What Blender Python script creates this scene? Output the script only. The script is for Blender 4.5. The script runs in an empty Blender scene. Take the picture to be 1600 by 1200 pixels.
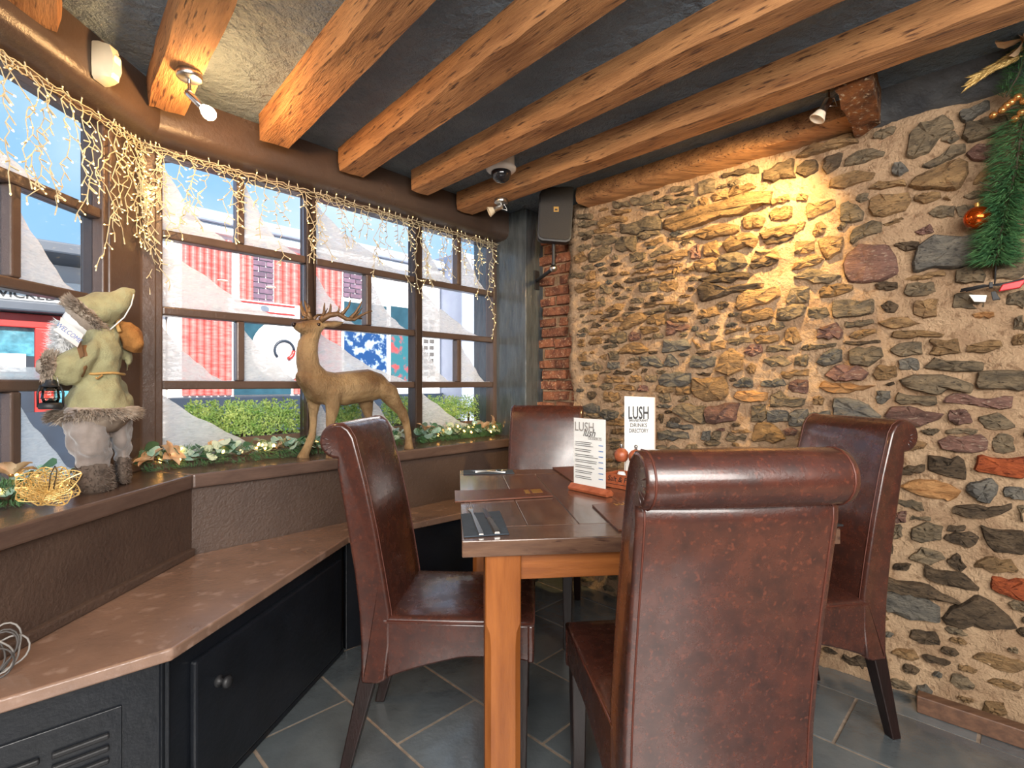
import bpy, bmesh, math, random
import numpy as np
from mathutils import Vector, Matrix, noise
V = Vector
SC = bpy.context.scene
COL = SC.collection
rnd = random.Random(11)

# ------------------------------------------------------------ camera, world, sun, lamps, fill lights, exposure
FPX, CAMZ = 800.0, 1.2                      # focal length in pixels of the 1600 px frame, lens height
cam = bpy.data.cameras.new('camera'); cam.sensor_width = 36; cam.lens = 18; cam.clip_start = .02
camo = bpy.data.objects.new('camera', cam); COL.objects.link(camo)
camo.location = (0, 0, CAMZ); camo.rotation_euler = (math.pi / 2, 0, 0)
SC.camera = camo
SC.view_settings.view_transform = 'Standard'
SC.view_settings.look = 'None'
SC.view_settings.exposure = 0.58
SC.view_settings.gamma = 1
SC.view_settings.use_curve_mapping = False

world = bpy.data.worlds.new('sky'); SC.world = world; world.use_nodes = True
wn, wl = world.node_tree.nodes, world.node_tree.links
wbg = wn['Background']
tc = wn.new('ShaderNodeTexCoord'); nz = wn.new('ShaderNodeTexNoise'); rp = wn.new('ShaderNodeValToRGB')
nz.inputs['Scale'].default_value = 2.3; nz.inputs['Detail'].default_value = 5
rp.color_ramp.elements[0].position = .42; rp.color_ramp.elements[0].color = (.17, .32, .52, 1)
rp.color_ramp.elements[1].position = .75; rp.color_ramp.elements[1].color = (.5, .56, .64, 1)
wl.new(tc.outputs['Generated'], nz.inputs['Vector']); wl.new(nz.outputs['Fac'], rp.inputs['Fac'])
wl.new(rp.outputs['Color'], wbg.inputs['Color']); wbg.inputs['Strength'].default_value = 1.5

def light(name, kind, loc, energy, color, aim=None, **kw):
    l = bpy.data.lights.new(name, kind); l.energy = energy; l.color = color
    for k, v in kw.items(): setattr(l, k, v)
    o = bpy.data.objects.new(name, l); COL.objects.link(o); o.location = loc
    if aim is not None:
        o.rotation_euler = (V(aim) - V(loc)).to_track_quat('-Z', 'Y').to_euler()
    return o
light('sun', 'SUN', (3, -4, 8), 9.0, (1, .96, .9), (-2.5, 3.2, 1.5), angle=.02)
light('room_fill', 'AREA', (.5, -1.5, 1.8), 125, (1, .96, .91), (.4, 2.2, 1.5), shape='RECTANGLE', size=3.4, size_y=1.0)  # added frontal fill light behind the lens, aimed into the room
light('room_fill', 'AREA', (.4, -.5, 2.3), 60, (1, .94, .86), (.5, 1.2, .3), shape='RECTANGLE', size=2.4, size_y=1.4)  # added soft overhead fill, standing in for ceiling lamps out of view
light('wall_spot', 'SPOT', (1.12, 2.03, 2.22), 72, (1, .66, .24), (1.06, 2.6, 1.72), spot_size=2.1, spot_blend=.95, shadow_soft_size=.03)
light('bulb_light', 'POINT', (-1.08, 1.86, 2.13), 12, (1, .56, .22), shadow_soft_size=.03)

# ------------------------------------------------------------ frames: window plane B, window plane A, stone wall W, street facade X
class Frame:
    def __init__(s, o, e, n):
        s.o = V((o[0], o[1], 0)); s.e = V((e[0], e[1], 0)).normalized(); s.n = V((n[0], n[1], 0)).normalized()
    def __call__(s, a, d, z): return s.o + s.e * a + s.n * d + V((0, 0, z))
    def hit(s, px, py, d=0):                # the point of a sight line on the plane at distance d
        r = V(((px - 800) / FPX, 1, (600 - py) / FPX))
        o = s.o + s.n * d
        t = (o.dot(s.n)) / (r.dot(s.n))
        p = r * t
        return (p - o).dot(s.e), p.z + CAMZ
    def mat(s):
        return Matrix(((s.e.x, s.n.x, 0, 0), (s.e.y, s.n.y, 0, 0), (0, 0, 1, 0), (0, 0, 0, 1)))
OB = (-1.555, 2.104)
FB = Frame(OB, (.68, .733), (.733, -.68))
FA = Frame(OB, (0, -1), (1, 0))
FW = Frame((.475, 3.13), (.7236, -.690), (-.690, -.7236))
FK = Frame((.475 + .69 * .12, 3.13 + .7236 * .12), (.7236, -.690), (-.690, -.7236))
FX = Frame((OB[0] - .733 * 5, OB[1] + .68 * 5), (.68, .733), (.733, -.68))
def P(px, py, y): return V(((px - 800) / FPX * y, y, CAMZ + (600 - py) / FPX * y))
def H(px, py, z):                           # sight line on a level plane
    y = (CAMZ - z) * FPX / (py - 600)
    return V(((px - 800) / FPX * y, y, z))

# ------------------------------------------------------------ mesh builder
class MB:
    def __init__(s): s.v, s.f = [], []
    def add(s, vs, fs):
        b = len(s.v); s.v += [tuple(v) for v in vs]; s.f += [tuple(b + i for i in f) for f in fs]; return s
    def hexa(s, p):
        return s.add(p, [(0, 3, 2, 1), (4, 5, 6, 7), (0, 1, 5, 4), (1, 2, 6, 5), (2, 3, 7, 6), (3, 0, 4, 7)])
    def box(s, x0, x1, y0, y1, z0, z1, M=None):
        p = [V(q) for q in ((x0, y0, z0), (x1, y0, z0), (x1, y1, z0), (x0, y1, z0), (x0, y0, z1), (x1, y0, z1), (x1, y1, z1), (x0, y1, z1))]
        if M: p = [M @ q for q in p]
        return s.hexa(p)
    def fbox(s, F, a0, a1, d0, d1, z0, z1):
        return s.hexa([F(a0, d0, z0), F(a1, d0, z0), F(a1, d1, z0), F(a0, d1, z0), F(a0, d0, z1), F(a1, d0, z1), F(a1, d1, z1), F(a0, d1, z1)])
    def prism(s, poly, z0, z1):             # poly of xy, upright
        n = len(poly)
        return s.add([(x, y, z0) for x, y in poly] + [(x, y, z1) for x, y in poly],
                     [tuple(range(n - 1, -1, -1)), tuple(range(n, 2 * n))] + [(i, (i + 1) % n, n + (i + 1) % n, n + i) for i in range(n)])
    def slab(s, pts, off):                  # any flat polygon thickened by a vector
        n = len(pts); off = V(off)
        return s.add([V(p) for p in pts] + [V(p) + off for p in pts],
                     [tuple(range(n - 1, -1, -1)), tuple(range(n, 2 * n))] + [(i, (i + 1) % n, n + (i + 1) % n, n + i) for i in range(n)])
    def rings(s, rs, cap=True, close=False):
        n = len(rs[0]); b = len(s.v)
        for r in rs: s.v += [tuple(p) for p in r]
        m = len(rs)
        for k in range(m if close else m - 1):
            a, c = b + k * n, b + ((k + 1) % m) * n
            for i in range(n):
                j = (i + 1) % n
                s.f.append((a + i, a + j, c + j, c + i))
        if cap and not close:
            s.f.append(tuple(b + i for i in range(n - 1, -1, -1))); s.f.append(tuple(b + (m - 1) * n + i for i in range(n)))
        return s
    def tube(s, path, r, n=6, close=False):
        path = [V(p) for p in path]; m = len(path); rs = []
        up = None
        for k in range(m):
            a = path[k - 1] if (k or close) else path[k]
            c = path[(k + 1) % m] if (k < m - 1 or close) else path[k]
            t = (c - a).normalized() if (c - a).length > 1e-9 else V((0, 0, 1))
            if up is None:
                up = t.orthogonal().normalized()
            up = (up - t * up.dot(t)); up = up.normalized() if up.length > 1e-6 else t.orthogonal().normalized()
            w = t.cross(up); rr = r[k] if isinstance(r, (list, tuple)) else r
            rs.append([path[k] + (up * math.cos(6.28319 * i / n) + w * math.sin(6.28319 * i / n)) * rr for i in range(n)])
        return s.rings(rs, True, close)
    def pairs(s, prs, side, n=14):          # loft over outline pairs (p, q, lateral radius, lateral shift)
        side = V(side); rs = []
        for p, q, rb, sh in prs:
            c = (V(p) + V(q)) / 2 + side * sh; h = (V(p) - V(q)) / 2
            rs.append([c + h * math.cos(6.28319 * i / n) + side * rb * math.sin(6.28319 * i / n) for i in range(n)])
        def shrink(r, other, k):
            c = sum(r, V()) / n; o = sum(other, V()) / n
            d = (c - o).normalized() * min((r[0] - c).length, (r[n // 4] - c).length) * .45
            return [c + d + (p - c) * k for p in r]
        return s.rings([shrink(rs[0], rs[1], .55)] + rs + [shrink(rs[-1], rs[-2], .55)])
    def lathe(s, prof, n=20, M=None):
        rs = [[V((r * math.cos(6.28319 * i / n), r * math.sin(6.28319 * i / n), z)) for i in range(n)] for r, z in prof]
        if M: rs = [[M @ p for p in r] for r in rs]
        return s.rings(rs)
    def ball(s, c, r, n=10, m=7, M=None):
        c = V(c); r = V(r) if not isinstance(r, (int, float)) else V((r, r, r))
        prof = [(max(1e-4, math.sin(math.pi * k / m)), -math.cos(math.pi * k / m)) for k in range(m + 1)]
        T = Matrix.Translation(c) @ (M or Matrix()) @ Matrix.Diagonal((*r, 1))
        return s.lathe(prof, n, T)
    def mesh(s, name, mat, smooth=False, sharp=None):
        me = bpy.data.meshes.new(name); me.from_pydata(s.v, [], s.f); me.update()
        bm = bmesh.new(); bm.from_mesh(me); bmesh.ops.recalc_face_normals(bm, faces=bm.faces); bm.to_mesh(me); bm.free()
        if smooth:
            me.polygons.foreach_set('use_smooth', [True] * len(me.polygons))
            if sharp: me.set_sharp_from_angle(angle=math.radians(sharp))
        if mat: me.materials.append(mat)
        return me
    def build(s, name, mat, parent=None, smooth=False, sharp=None, bevel=0, kind=None, label=None, cat=None, group=None, seg=2, world=True):
        o = bpy.data.objects.new(name, s.mesh(name, mat, smooth, sharp)); COL.objects.link(o)
        return finish(o, parent, bevel, kind, label, cat, group, seg, world)
def finish(o, parent=None, bevel=0, kind=None, label=None, cat=None, group=None, seg=2, world=True):
    if bevel:
        b = o.modifiers.new('bevel', 'BEVEL'); b.width = bevel; b.segments = seg; b.limit_method = 'ANGLE'; b.angle_limit = .6
    if parent:
        o.parent = parent
        if world: o.matrix_parent_inverse = WM(parent).inverted()
    if kind: o['kind'] = kind
    if label: o['label'] = label
    if cat: o['category'] = cat
    if group: o['group'] = group
    return o
def WM(o):
    m = o.matrix_basis.copy()
    if o.parent: m = WM(o.parent) @ o.matrix_parent_inverse @ m
    return m
def thing(name, label, cat, loc=(0, 0, 0), rz=0, group=None, kind=None):
    o = bpy.data.objects.new(name, None); COL.objects.link(o); o.empty_display_size = .05
    o.location = loc; o.rotation_euler = (0, 0, rz)
    if label: o['label'] = label
    if cat: o['category'] = cat
    if group: o['group'] = group
    if kind: o['kind'] = kind
    return o
def place(me, name, M, parent=None, **kw):
    o = bpy.data.objects.new(name, me); COL.objects.link(o)
    if parent:
        o.parent = parent; o.matrix_parent_inverse = WM(parent).inverted()
    o.matrix_basis = M
    for k, v in kw.items(): o[k] = v
    return o
def text(body, size, mat, parent, org, right, up, name='lettering', align='CENTER', squeeze=1, shear=0, bold=0):
    cu = bpy.data.curves.new(name, 'FONT'); cu.body = body; cu.size = size; cu.align_x = align; cu.align_y = 'CENTER'
    cu.extrude = .0004; cu.shear = shear; cu.offset = bold; cu.materials.append(mat); cu.resolution_u = 3
    x = V(right).normalized(); z = x.cross(V(up)).normalized(); y = z.cross(x)
    M = Matrix(((x.x * squeeze, y.x, z.x, org[0]), (x.y * squeeze, y.y, z.y, org[1]), (x.z * squeeze, y.z, z.z, org[2]), (0, 0, 0, 1)))
    tmp = bpy.data.objects.new(name, cu); me = bpy.data.meshes.new_from_object(tmp); bpy.data.objects.remove(tmp)
    if not me.materials: me.materials.append(mat)
    return place(me, name, M, parent)

# ------------------------------------------------------------ materials
def lin(c): return tuple((x / 255 / 12.92 if x / 255 <= .04045 else ((x / 255 + .055) / 1.055) ** 2.4) for x in c)
def pm(name, c1, c2=None, scale=6, rough=.6, bump=0, bscale=30, stretch=(1, 1, 1), metal=0, coat=0, rand=0, contrast=(.35, .65), c3=None, rvar=0, spec=.5, detail=6, bdist=.02, sheen=0):
    """colours in sRGB 0..255; noise mixes c1 and c2, a finer noise adds specks of c3; Object Info Random varies the value by rand"""
    m = bpy.data.materials.new(name); m.use_nodes = True; N, L = m.node_tree.nodes, m.node_tree.links
    b = N['Principled BSDF']; b.inputs['Metallic'].default_value = metal; b.inputs['Roughness'].default_value = rough
    b.inputs['Specular IOR Level'].default_value = spec
    if coat: b.inputs['Coat Weight'].default_value = coat; b.inputs['Coat Roughness'].default_value = .12
    if sheen: b.inputs['Sheen Weight'].default_value = sheen
    tcn = N.new('ShaderNodeTexCoord'); mp = N.new('ShaderNodeMapping'); mp.inputs['Scale'].default_value = stretch
    oi = N.new('ShaderNodeObjectInfo'); ad = N.new('ShaderNodeVectorMath'); ad.operation = 'ADD'
    sc = N.new('ShaderNodeVectorMath'); sc.operation = 'SCALE'; sc.inputs['Scale'].default_value = 7 if rand else 0
    cmb = N.new('ShaderNodeCombineXYZ')
    for i in range(3): L.new(oi.outputs['Random'], cmb.inputs[i])
    L.new(cmb.outputs[0], sc.inputs[0])
    L.new(tcn.outputs['Object'], ad.inputs[0]); L.new(sc.outputs[0], ad.inputs[1]); L.new(ad.outputs[0], mp.inputs['Vector'])
    col = None
    if c2 is None: c2 = tuple(x * .88 for x in c1)
    n1 = N.new('ShaderNodeTexNoise'); n1.inputs['Scale'].default_value = scale; n1.inputs['Detail'].default_value = detail; n1.inputs['Roughness'].default_value = .6
    L.new(mp.outputs[0], n1.inputs['Vector'])
    r1 = N.new('ShaderNodeValToRGB'); r1.color_ramp.elements[0].position, r1.color_ramp.elements[1].position = contrast
    r1.color_ramp.elements[0].color = (*lin(c1), 1); r1.color_ramp.elements[1].color = (*lin(c2), 1)
    L.new(n1.outputs['Fac'], r1.inputs['Fac']); col = r1.outputs['Color']
    if c3:
        n3 = N.new('ShaderNodeTexNoise'); n3.inputs['Scale'].default_value = scale * 4.3; n3.inputs['Detail'].default_value = 4
        L.new(mp.outputs[0], n3.inputs['Vector'])
        r3 = N.new('ShaderNodeValToRGB'); r3.color_ramp.elements[0].position, r3.color_ramp.elements[1].position = .58, .68
        L.new(n3.outputs['Fac'], r3.inputs['Fac'])
        mx = N.new('ShaderNodeMix'); mx.data_type = 'RGBA'; L.new(r3.outputs['Color'], mx.inputs[0]); L.new(col, mx.inputs[6]); mx.inputs[7].default_value = (*lin(c3), 1)
        col = mx.outputs[2]
    if rand:
        hs = N.new('ShaderNodeHueSaturation'); mr = N.new('ShaderNodeMapRange'); mr.inputs['To Min'].default_value = 1 - rand; mr.inputs['To Max'].default_value = 1 + rand
        L.new(oi.outputs['Random'], mr.inputs['Value']); L.new(mr.outputs[0], hs.inputs['Value']); L.new(col, hs.inputs['Color']); col = hs.outputs[0]
    L.new(col, b.inputs['Base Color'])
    if rvar:
        mr2 = N.new('ShaderNodeMapRange'); mr2.inputs['From Min'].default_value = .3; mr2.inputs['From Max'].default_value = .7
        mr2.inputs['To Min'].default_value = max(.05, rough - rvar); mr2.inputs['To Max'].default_value = rough + rvar
        L.new(n1.outputs['Fac'], mr2.inputs['Value']); L.new(mr2.outputs[0], b.inputs['Roughness'])
    if bump:
        n2 = N.new('ShaderNodeTexNoise'); n2.inputs['Scale'].default_value = bscale; n2.inputs['Detail'].default_value = 7; n2.inputs['Roughness'].default_value = .65
        L.new(mp.outputs[0], n2.inputs['Vector'])
        bp = N.new('ShaderNodeBump'); bp.inputs['Strength'].default_value = bump; bp.inputs['Distance'].default_value = bdist
        L.new(n2.outputs['Fac'], bp.inputs['Height']); L.new(bp.outputs[0], b.inputs['Normal'])
    return m
def glow(name, c, s, surf=(255, 240, 210)):
    m = bpy.data.materials.new(name); m.use_nodes = True; b = m.node_tree.nodes['Principled BSDF']
    b.inputs['Base Color'].default_value = (*lin(surf), 1); b.inputs['Emission Color'].default_value = (*c, 1); b.inputs['Emission Strength'].default_value = s
    return m
def thin_glass(name, tint=(1, 1, 1), refl=.06):
    m = bpy.data.materials.new(name); m.use_nodes = True; N, L = m.node_tree.nodes, m.node_tree.links; N.remove(N['Principled BSDF'])
    t = N.new('ShaderNodeBsdfTransparent'); t.inputs[0].default_value = (*tint, 1); g = N.new('ShaderNodeBsdfGlossy'); g.inputs['Roughness'].default_value = .03
    mx = N.new('ShaderNodeMixShader'); lw = N.new('ShaderNodeLayerWeight'); lw.inputs['Blend'].default_value = refl * 2
    L.new(lw.outputs['Fresnel'], mx.inputs[0]); L.new(t.outputs[0], mx.inputs[1]); L.new(g.outputs[0], mx.inputs[2]); L.new(mx.outputs[0], N['Material Output'].inputs[0])
    return m
def snow_mat():
    m = bpy.data.materials.new('spray_snow'); m.use_nodes = True; N, L = m.node_tree.nodes, m.node_tree.links; N.remove(N['Principled BSDF'])
    d = N.new('ShaderNodeBsdfDiffuse'); t = N.new('ShaderNodeBsdfTranslucent'); tr = N.new('ShaderNodeBsdfTransparent')
    d.inputs[0].default_value = (.9, .9, .88, 1); t.inputs[0].default_value = (.97, .97, .95, 1)
    a = N.new('ShaderNodeMixShader'); a.inputs[0].default_value = .72; L.new(d.outputs[0], a.inputs[1]); L.new(t.outputs[0], a.inputs[2])
    tcn = N.new('ShaderNodeTexCoord'); mp = N.new('ShaderNodeMapping'); mp.inputs['Scale'].default_value = (1, 1, 3.4); mp.inputs['Rotation'].default_value = (.5, .6, .2)
    n = N.new('ShaderNodeTexNoise'); n.inputs['Scale'].default_value = 22; n.inputs['Detail'].default_value = 8; n.inputs['Distortion'].default_value = 1.5
    r = N.new('ShaderNodeValToRGB'); r.color_ramp.elements[0].position = .3; r.color_ramp.elements[0].color = (.06, .06, .06, 1); r.color_ramp.elements[1].position = .72; r.color_ramp.elements[1].color = (.5, .5, .5, 1)
    L.new(tcn.outputs['Object'], mp.inputs[0]); L.new(mp.outputs[0], n.inputs['Vector']); L.new(n.outputs['Fac'], r.inputs[0])
    b = N.new('ShaderNodeMixShader'); L.new(r.outputs[0], b.inputs[0]); L.new(a.outputs[0], b.inputs[1]); L.new(tr.outputs[0], b.inputs[2]); L.new(b.outputs[0], N['Material Output'].inputs[0])
    return m

M = {}
M['ceil'] = pm('ceiling_plaster', (126, 144, 158), (104, 120, 134), 3, .5, 1, 9, rvar=.12, bdist=.1)
M['floorbase'] = pm('grout', (150, 132, 114), (120, 104, 90), 30, .9, .3, 60)
M['tile'] = pm('slate_tile', (78, 84, 88), (106, 112, 114), 4, .16, .22, 14, rand=.16, rvar=.05, spec=1, contrast=(.25, .75), coat=1)
M['beam'] = pm('old_oak', (200, 144, 92), (132, 84, 48), 5, .75, .9, 26, stretch=(.6, 5, 5), rand=.08, contrast=(.38, .72), c3=(92, 58, 36), bdist=.018)
M['beam_dark'] = pm('charred_oak', (150, 92, 44), (64, 36, 20), 14, .8, 1, 40, c3=(196, 178, 150))
M['frame'] = pm('brown_paint', (94, 76, 66), (80, 64, 56), 4, .28, .15, 40, coat=.2)
M['header'] = pm('brown_gloss_paint', (82, 66, 56), (68, 54, 46), 3, .34, .22, 18, rvar=.08)
M['wallbrown'] = pm('brown_textured_plaster', (88, 70, 60), (76, 60, 52), 4, .42, .6, 70, bdist=.01)
M['sill'] = pm('brown_sill_paint', (104, 84, 74), (86, 68, 60), 5, .2, .15, 30, stretch=(1, 1, 4), rvar=.08, spec=.8)
M['bench'] = pm('worn_bench_paint', (148, 116, 97), (124, 98, 83), 4, .22, .12, 40, rvar=.08, c3=(158, 130, 114), spec=.9, coat=.5)
M['benchfront'] = pm('black_paint', (25, 28, 34), (18, 21, 26), 6, .3, .12, 40)
M['post'] = pm('charcoal_painted_timber', (84, 90, 92), (62, 68, 70), 4, .22, .5, 9, stretch=(6, 6, 1.2), coat=.6)
M['mortar'] = pm('lime_mortar', (216, 182, 146), (184, 150, 118), 8, .95, 1, 75, c3=(164, 132, 102), bdist=.03, spec=.2)
def stone(n, a, b, c3=None): M['stone_' + n] = pm('stone_' + n, a, b, 14, .85, 1, 30, stretch=(1, 1, 2.6), rand=.2, c3=c3, bdist=.03, contrast=(.32, .66), spec=.25)
stone('g', (154, 134, 106), (102, 91, 76), (78, 70, 60)); stone('b', (180, 144, 100), (128, 102, 74), (100, 82, 60)); stone('d', (122, 102, 80), (76, 64, 52), (54, 46, 40))
stone('p', (150, 112, 98), (108, 82, 74), (170, 146, 128)); stone('o', (206, 156, 104), (164, 116, 72)); stone('r', (190, 98, 56), (140, 68, 42), (108, 50, 32)); stone('s', (134, 127, 114), (96, 93, 88), (76, 73, 70))
M['brick'] = pm('old_red_brick', (182, 116, 80), (110, 66, 50), 16, .85, 1, 30, rand=.25, c3=(206, 166, 130))
M['leather'] = pm('chestnut_leather', (74, 40, 31), (48, 27, 23), 24, .28, .2, 150, coat=.7, rvar=.06, c3=(86, 45, 33), bdist=.003, contrast=(.3, .7))
M['seam'] = pm('dark_seam', (84, 40, 28), None, 40, .5)
M['leg'] = pm('espresso_wood', (36, 20, 18), (26, 16, 14), 8, .3, .1, 40, stretch=(4, 4, 1))
M['top'] = pm('dark_worn_table_wood', (80, 58, 48), (112, 84, 66), 4, .14, .14, 30, stretch=(1, 7, 7), rand=.1, rvar=.07, c3=(62, 44, 38), coat=.6)
M['pine'] = pm('honey_pine', (164, 98, 46), (130, 72, 30), 5, .36, .15, 40, stretch=(6, 6, .7), contrast=(.3, .7))
M['pine_h'] = pm('honey_pine_rail', (158, 94, 46), (128, 72, 32), 5, .4, .15, 40, stretch=(.7, 6, 6))
M['glass'] = thin_glass('window_glass'); M['acrylic'] = thin_glass('acrylic', (.99, 1, 1), .04)
M['batten'] = pm('dull_batten', (112, 80, 60), (86, 60, 46), 9, .5, .1, 40, stretch=(1, 6, 6))
M['top_y'] = pm('dark_worn_table_wood_lengthwise', (80, 58, 48), (112, 84, 66), 4, .14, .14, 30, stretch=(7, 1, 7), rand=.1, rvar=.07, c3=(62, 44, 38), coat=.6)
M['snow'] = snow_mat()
M['wire'] = pm('cream_wire', (212, 198, 162), None, 20, .5)
M['led'] = glow('warm_led', (1, .66, .2), 4)
M['led_off'] = pm('unlit_led', (240, 230, 206), None, 9, .3)
M['bulb'] = glow('hot_bulb', (1, .78, .5), 14)
M['steel'] = pm('brushed_steel', (206, 204, 200), (176, 174, 170), 30, .28, metal=1, stretch=(8, 8, 1))
M['white'] = pm('white_plastic', (232, 230, 224), (224, 220, 212), 10, .4)
M['cream'] = pm('cream_plastic', (226, 208, 176), (214, 196, 164), 8, .4)
M['black'] = pm('black_plastic', (38, 38, 40), (30, 30, 32), 20, .5, .1, 200)
M['grille'] = pm('speaker_grille', (58, 54, 52), (46, 44, 42), 300, .6, .4, 400)
M['domeglass'] = pm('smoked_dome', (30, 32, 36), None, 5, .06, coat=.5)
M['chrome'] = pm('chrome', (210, 210, 212), None, 5, .12, metal=1)
M['paper'] = pm('paper', (238, 238, 236), (232, 232, 230), 5, .6)
M['ink'] = pm('grey_ink', (84, 80, 78), None, 5, .7); M['ink2'] = pm('pale_ink', (150, 146, 142), None, 5, .7)
M['ink3'] = pm('blue_ink', (90, 130, 190), None, 5, .7); M['gold'] = pm('gold_foil', (226, 176, 96), None, 5, .3, metal=.7)
M['folder'] = pm('brown_menu_leather', (110, 66, 48), (92, 54, 40), 20, .26, .1, 200)
M['mahog'] = pm('reddish_wood', (176, 98, 64), (146, 74, 46), 9, .3, .1, 40, stretch=(1, 6, 6))
M['napkin'] = pm('navy_napkin', (58, 68, 78), (50, 60, 70), 20, .85, .3, 60)
M['deer'] = pm('antiqued_gold_resin', (112, 82, 50), (186, 156, 112), 9, .42, 1, 110, metal=.15, bdist=.01, contrast=(.32, .74), stretch=(1, 1, .6))
M['antler'] = pm('bronze_antler', (128, 98, 66), (92, 66, 42), 10, .4, .3, 60, metal=.25)
M['burlap'] = pm('sage_burlap', (168, 164, 124), (138, 132, 96), 14, .9, .8, 200, sheen=.1, bdist=.006)
M['sack'] = pm('tan_burlap', (176, 122, 62), (140, 94, 44), 14, .9, .8, 200, bdist=.006)
M['velvet'] = pm('grey_velvet', (148, 136, 128), (112, 102, 98), 8, .85, .2, 60, sheen=.6)
M['fur'] = pm('grey_brown_fur', (176, 162, 146), (126, 112, 100), 20, .95); M['furdark'] = pm('brown_fur', (120, 104, 92), (84, 72, 64), 20, .95)
M['beard'] = pm('white_wool', (240, 240, 240), None, 9, .9); M['rope'] = pm('rope', (190, 150, 90), None, 60, .9)
M['strap'] = pm('brown_strap', (120, 84, 50), None, 20, .7); M['skin'] = pm('painted_skin', (222, 170, 140), None, 9, .6)
M['sign'] = pm('whitewashed_wood', (224, 212, 206), (206, 190, 186), 10, .7)
M['needle'] = pm('pine_needle', (46, 92, 58), (84, 124, 74), 30, .55); M['stem'] = pm('wire_stem', (66, 52, 36), None, 20, .8)
M['euc'] = pm('eucalyptus_leaf', (176, 200, 186), (120, 160, 142), 25, .45, rand=.15); M['euc2'] = pm('pale_leaf', (216, 226, 200), (180, 200, 170), 25, .4, rand=.12); M['euc3'] = pm('dark_leaf', (58, 96, 72), (84, 120, 84), 25, .45, rand=.15)
M['petal'] = pm('gold_petal', (232, 200, 164), (206, 160, 116), 20, .38, metal=.2, rand=.1); M['goldmesh'] = pm('gold_mesh_petal', (228, 196, 128), (186, 150, 84), 60, .35, metal=.4)
M['berry'] = pm('gold_berry', (206, 142, 80), None, 9, .22, metal=.7); M['copper'] = pm('copper_bauble', (214, 96, 30), (190, 76, 20), 6, .1, metal=.85)
M['hedge'] = pm('box_leaf', (110, 164, 72), (206, 222, 130), 18, .5, rand=.1, contrast=(.3, .7)); M['planter'] = pm('planter_wood', (110, 84, 66), None, 9, .6)
M['facade'] = pm('white_render', (246, 240, 236), (238, 230, 226), 3, .8); M['terra'] = pm('red_glazed_terracotta', (166, 72, 68), (204, 120, 112), 6, .35, .2, 30, stretch=(1, 1, 6), contrast=(.35, .7))
M['redpaint'] = pm('red_paint', (168, 42, 36), None, 5, .4); M['navy'] = pm('navy_paint', (28, 40, 56), (22, 32, 46), 5, .5); M['teal'] = pm('teal_glass', (44, 76, 88), (30, 56, 66), 3, .15)
M['purplebrick'] = pm('purple_brick', (112, 84, 100), (88, 70, 86), 12, .8, rand=.2); M['poster'] = pm('blue_print', (10, 52, 98), (150, 165, 178), 7, .4, contrast=(.5, .6)); M['poster2'] = pm('teal_print', (34, 88, 96), (150, 60, 60), 7, .4, contrast=(.5, .62))
M['greycol'] = pm('grey_column_paint', (150, 158, 176), (138, 146, 166), 3, .6); M['road'] = pm('road', (150, 148, 146), (126, 124, 122), 5, .9); M['darkgrey'] = pm('dark_fascia', (70, 76, 86), None, 4, .5); M['cyan'] = pm('cyan_glass', (84, 140, 156), (40, 84, 100), 9, .15)
M['plaster'] = pm('plain_plaster', (150, 128, 108), (136, 116, 98), 4, .8); M['red'] = pm('red_plastic', (206, 30, 40), None, 5, .35); M['salt'] = pm('salt', (240, 240, 238), None, 90, .8)
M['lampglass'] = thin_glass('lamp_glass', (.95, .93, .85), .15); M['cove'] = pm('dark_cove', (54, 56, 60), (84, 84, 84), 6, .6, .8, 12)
# ============================================================ THE ROOM
S = 'structure'
ZC = 2.38                                   # ceiling height
def xy(v): return (v.x, v.y)
room = [(-1.66, -3), (4.5, -3), (4.5, -.66), xy(FW(1.5, -.3, 0)), xy(FW(-.1, -.45, 0)), xy(FB(2.34, -.10, 0)), xy(FB(-.03, -.10, 0)), (-1.66, 2.06)]
floor = MB().prism(room, -.1, -.0035).build('floor', M['floorbase'], kind=S)
tile_me = MB().box(-.1665, .1665, -.3365, .3365, -.05, 0).mesh('tile', M['tile'])
d1, d2 = V((-.695, .719, 0)).normalized(), V((.707, .707, 0)).normalized()
d1 = V((-d2.y, d2.x, 0))
q = V((1.0737, 1.711, 0)); k = 0
for i in range(-12, 9):
    for j in range(-5, 6):
        c = q + d2 * (.345 * (i + .5)) + d1 * (.685 * (j + .5 + (.5 if i % 2 else 0)))
        if c.y < -.5 or c.y > 4.2 or abs(c.x) > c.y + 1.0 or c.x < -1.5: continue
        if (c - FW.o).dot(FW.n) < -.2 or (c - FB.o).dot(FB.n) < .1: continue
        T = Matrix(((d2.x, d1.x, 0, c.x), (d2.y, d1.y, 0, c.y), (0, 0, 1, rnd.uniform(-.0015, .0015)), (0, 0, 0, 1)))
        o = place(tile_me, 'tile', T, floor)
        if not k:
            b = o.modifiers.new('bevel', 'BEVEL'); b.width = .004; b.segments = 1
        k += 1
ceiling = MB().prism(room, ZC, ZC + .08).build('ceiling', M['ceil'], kind=S)

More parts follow.
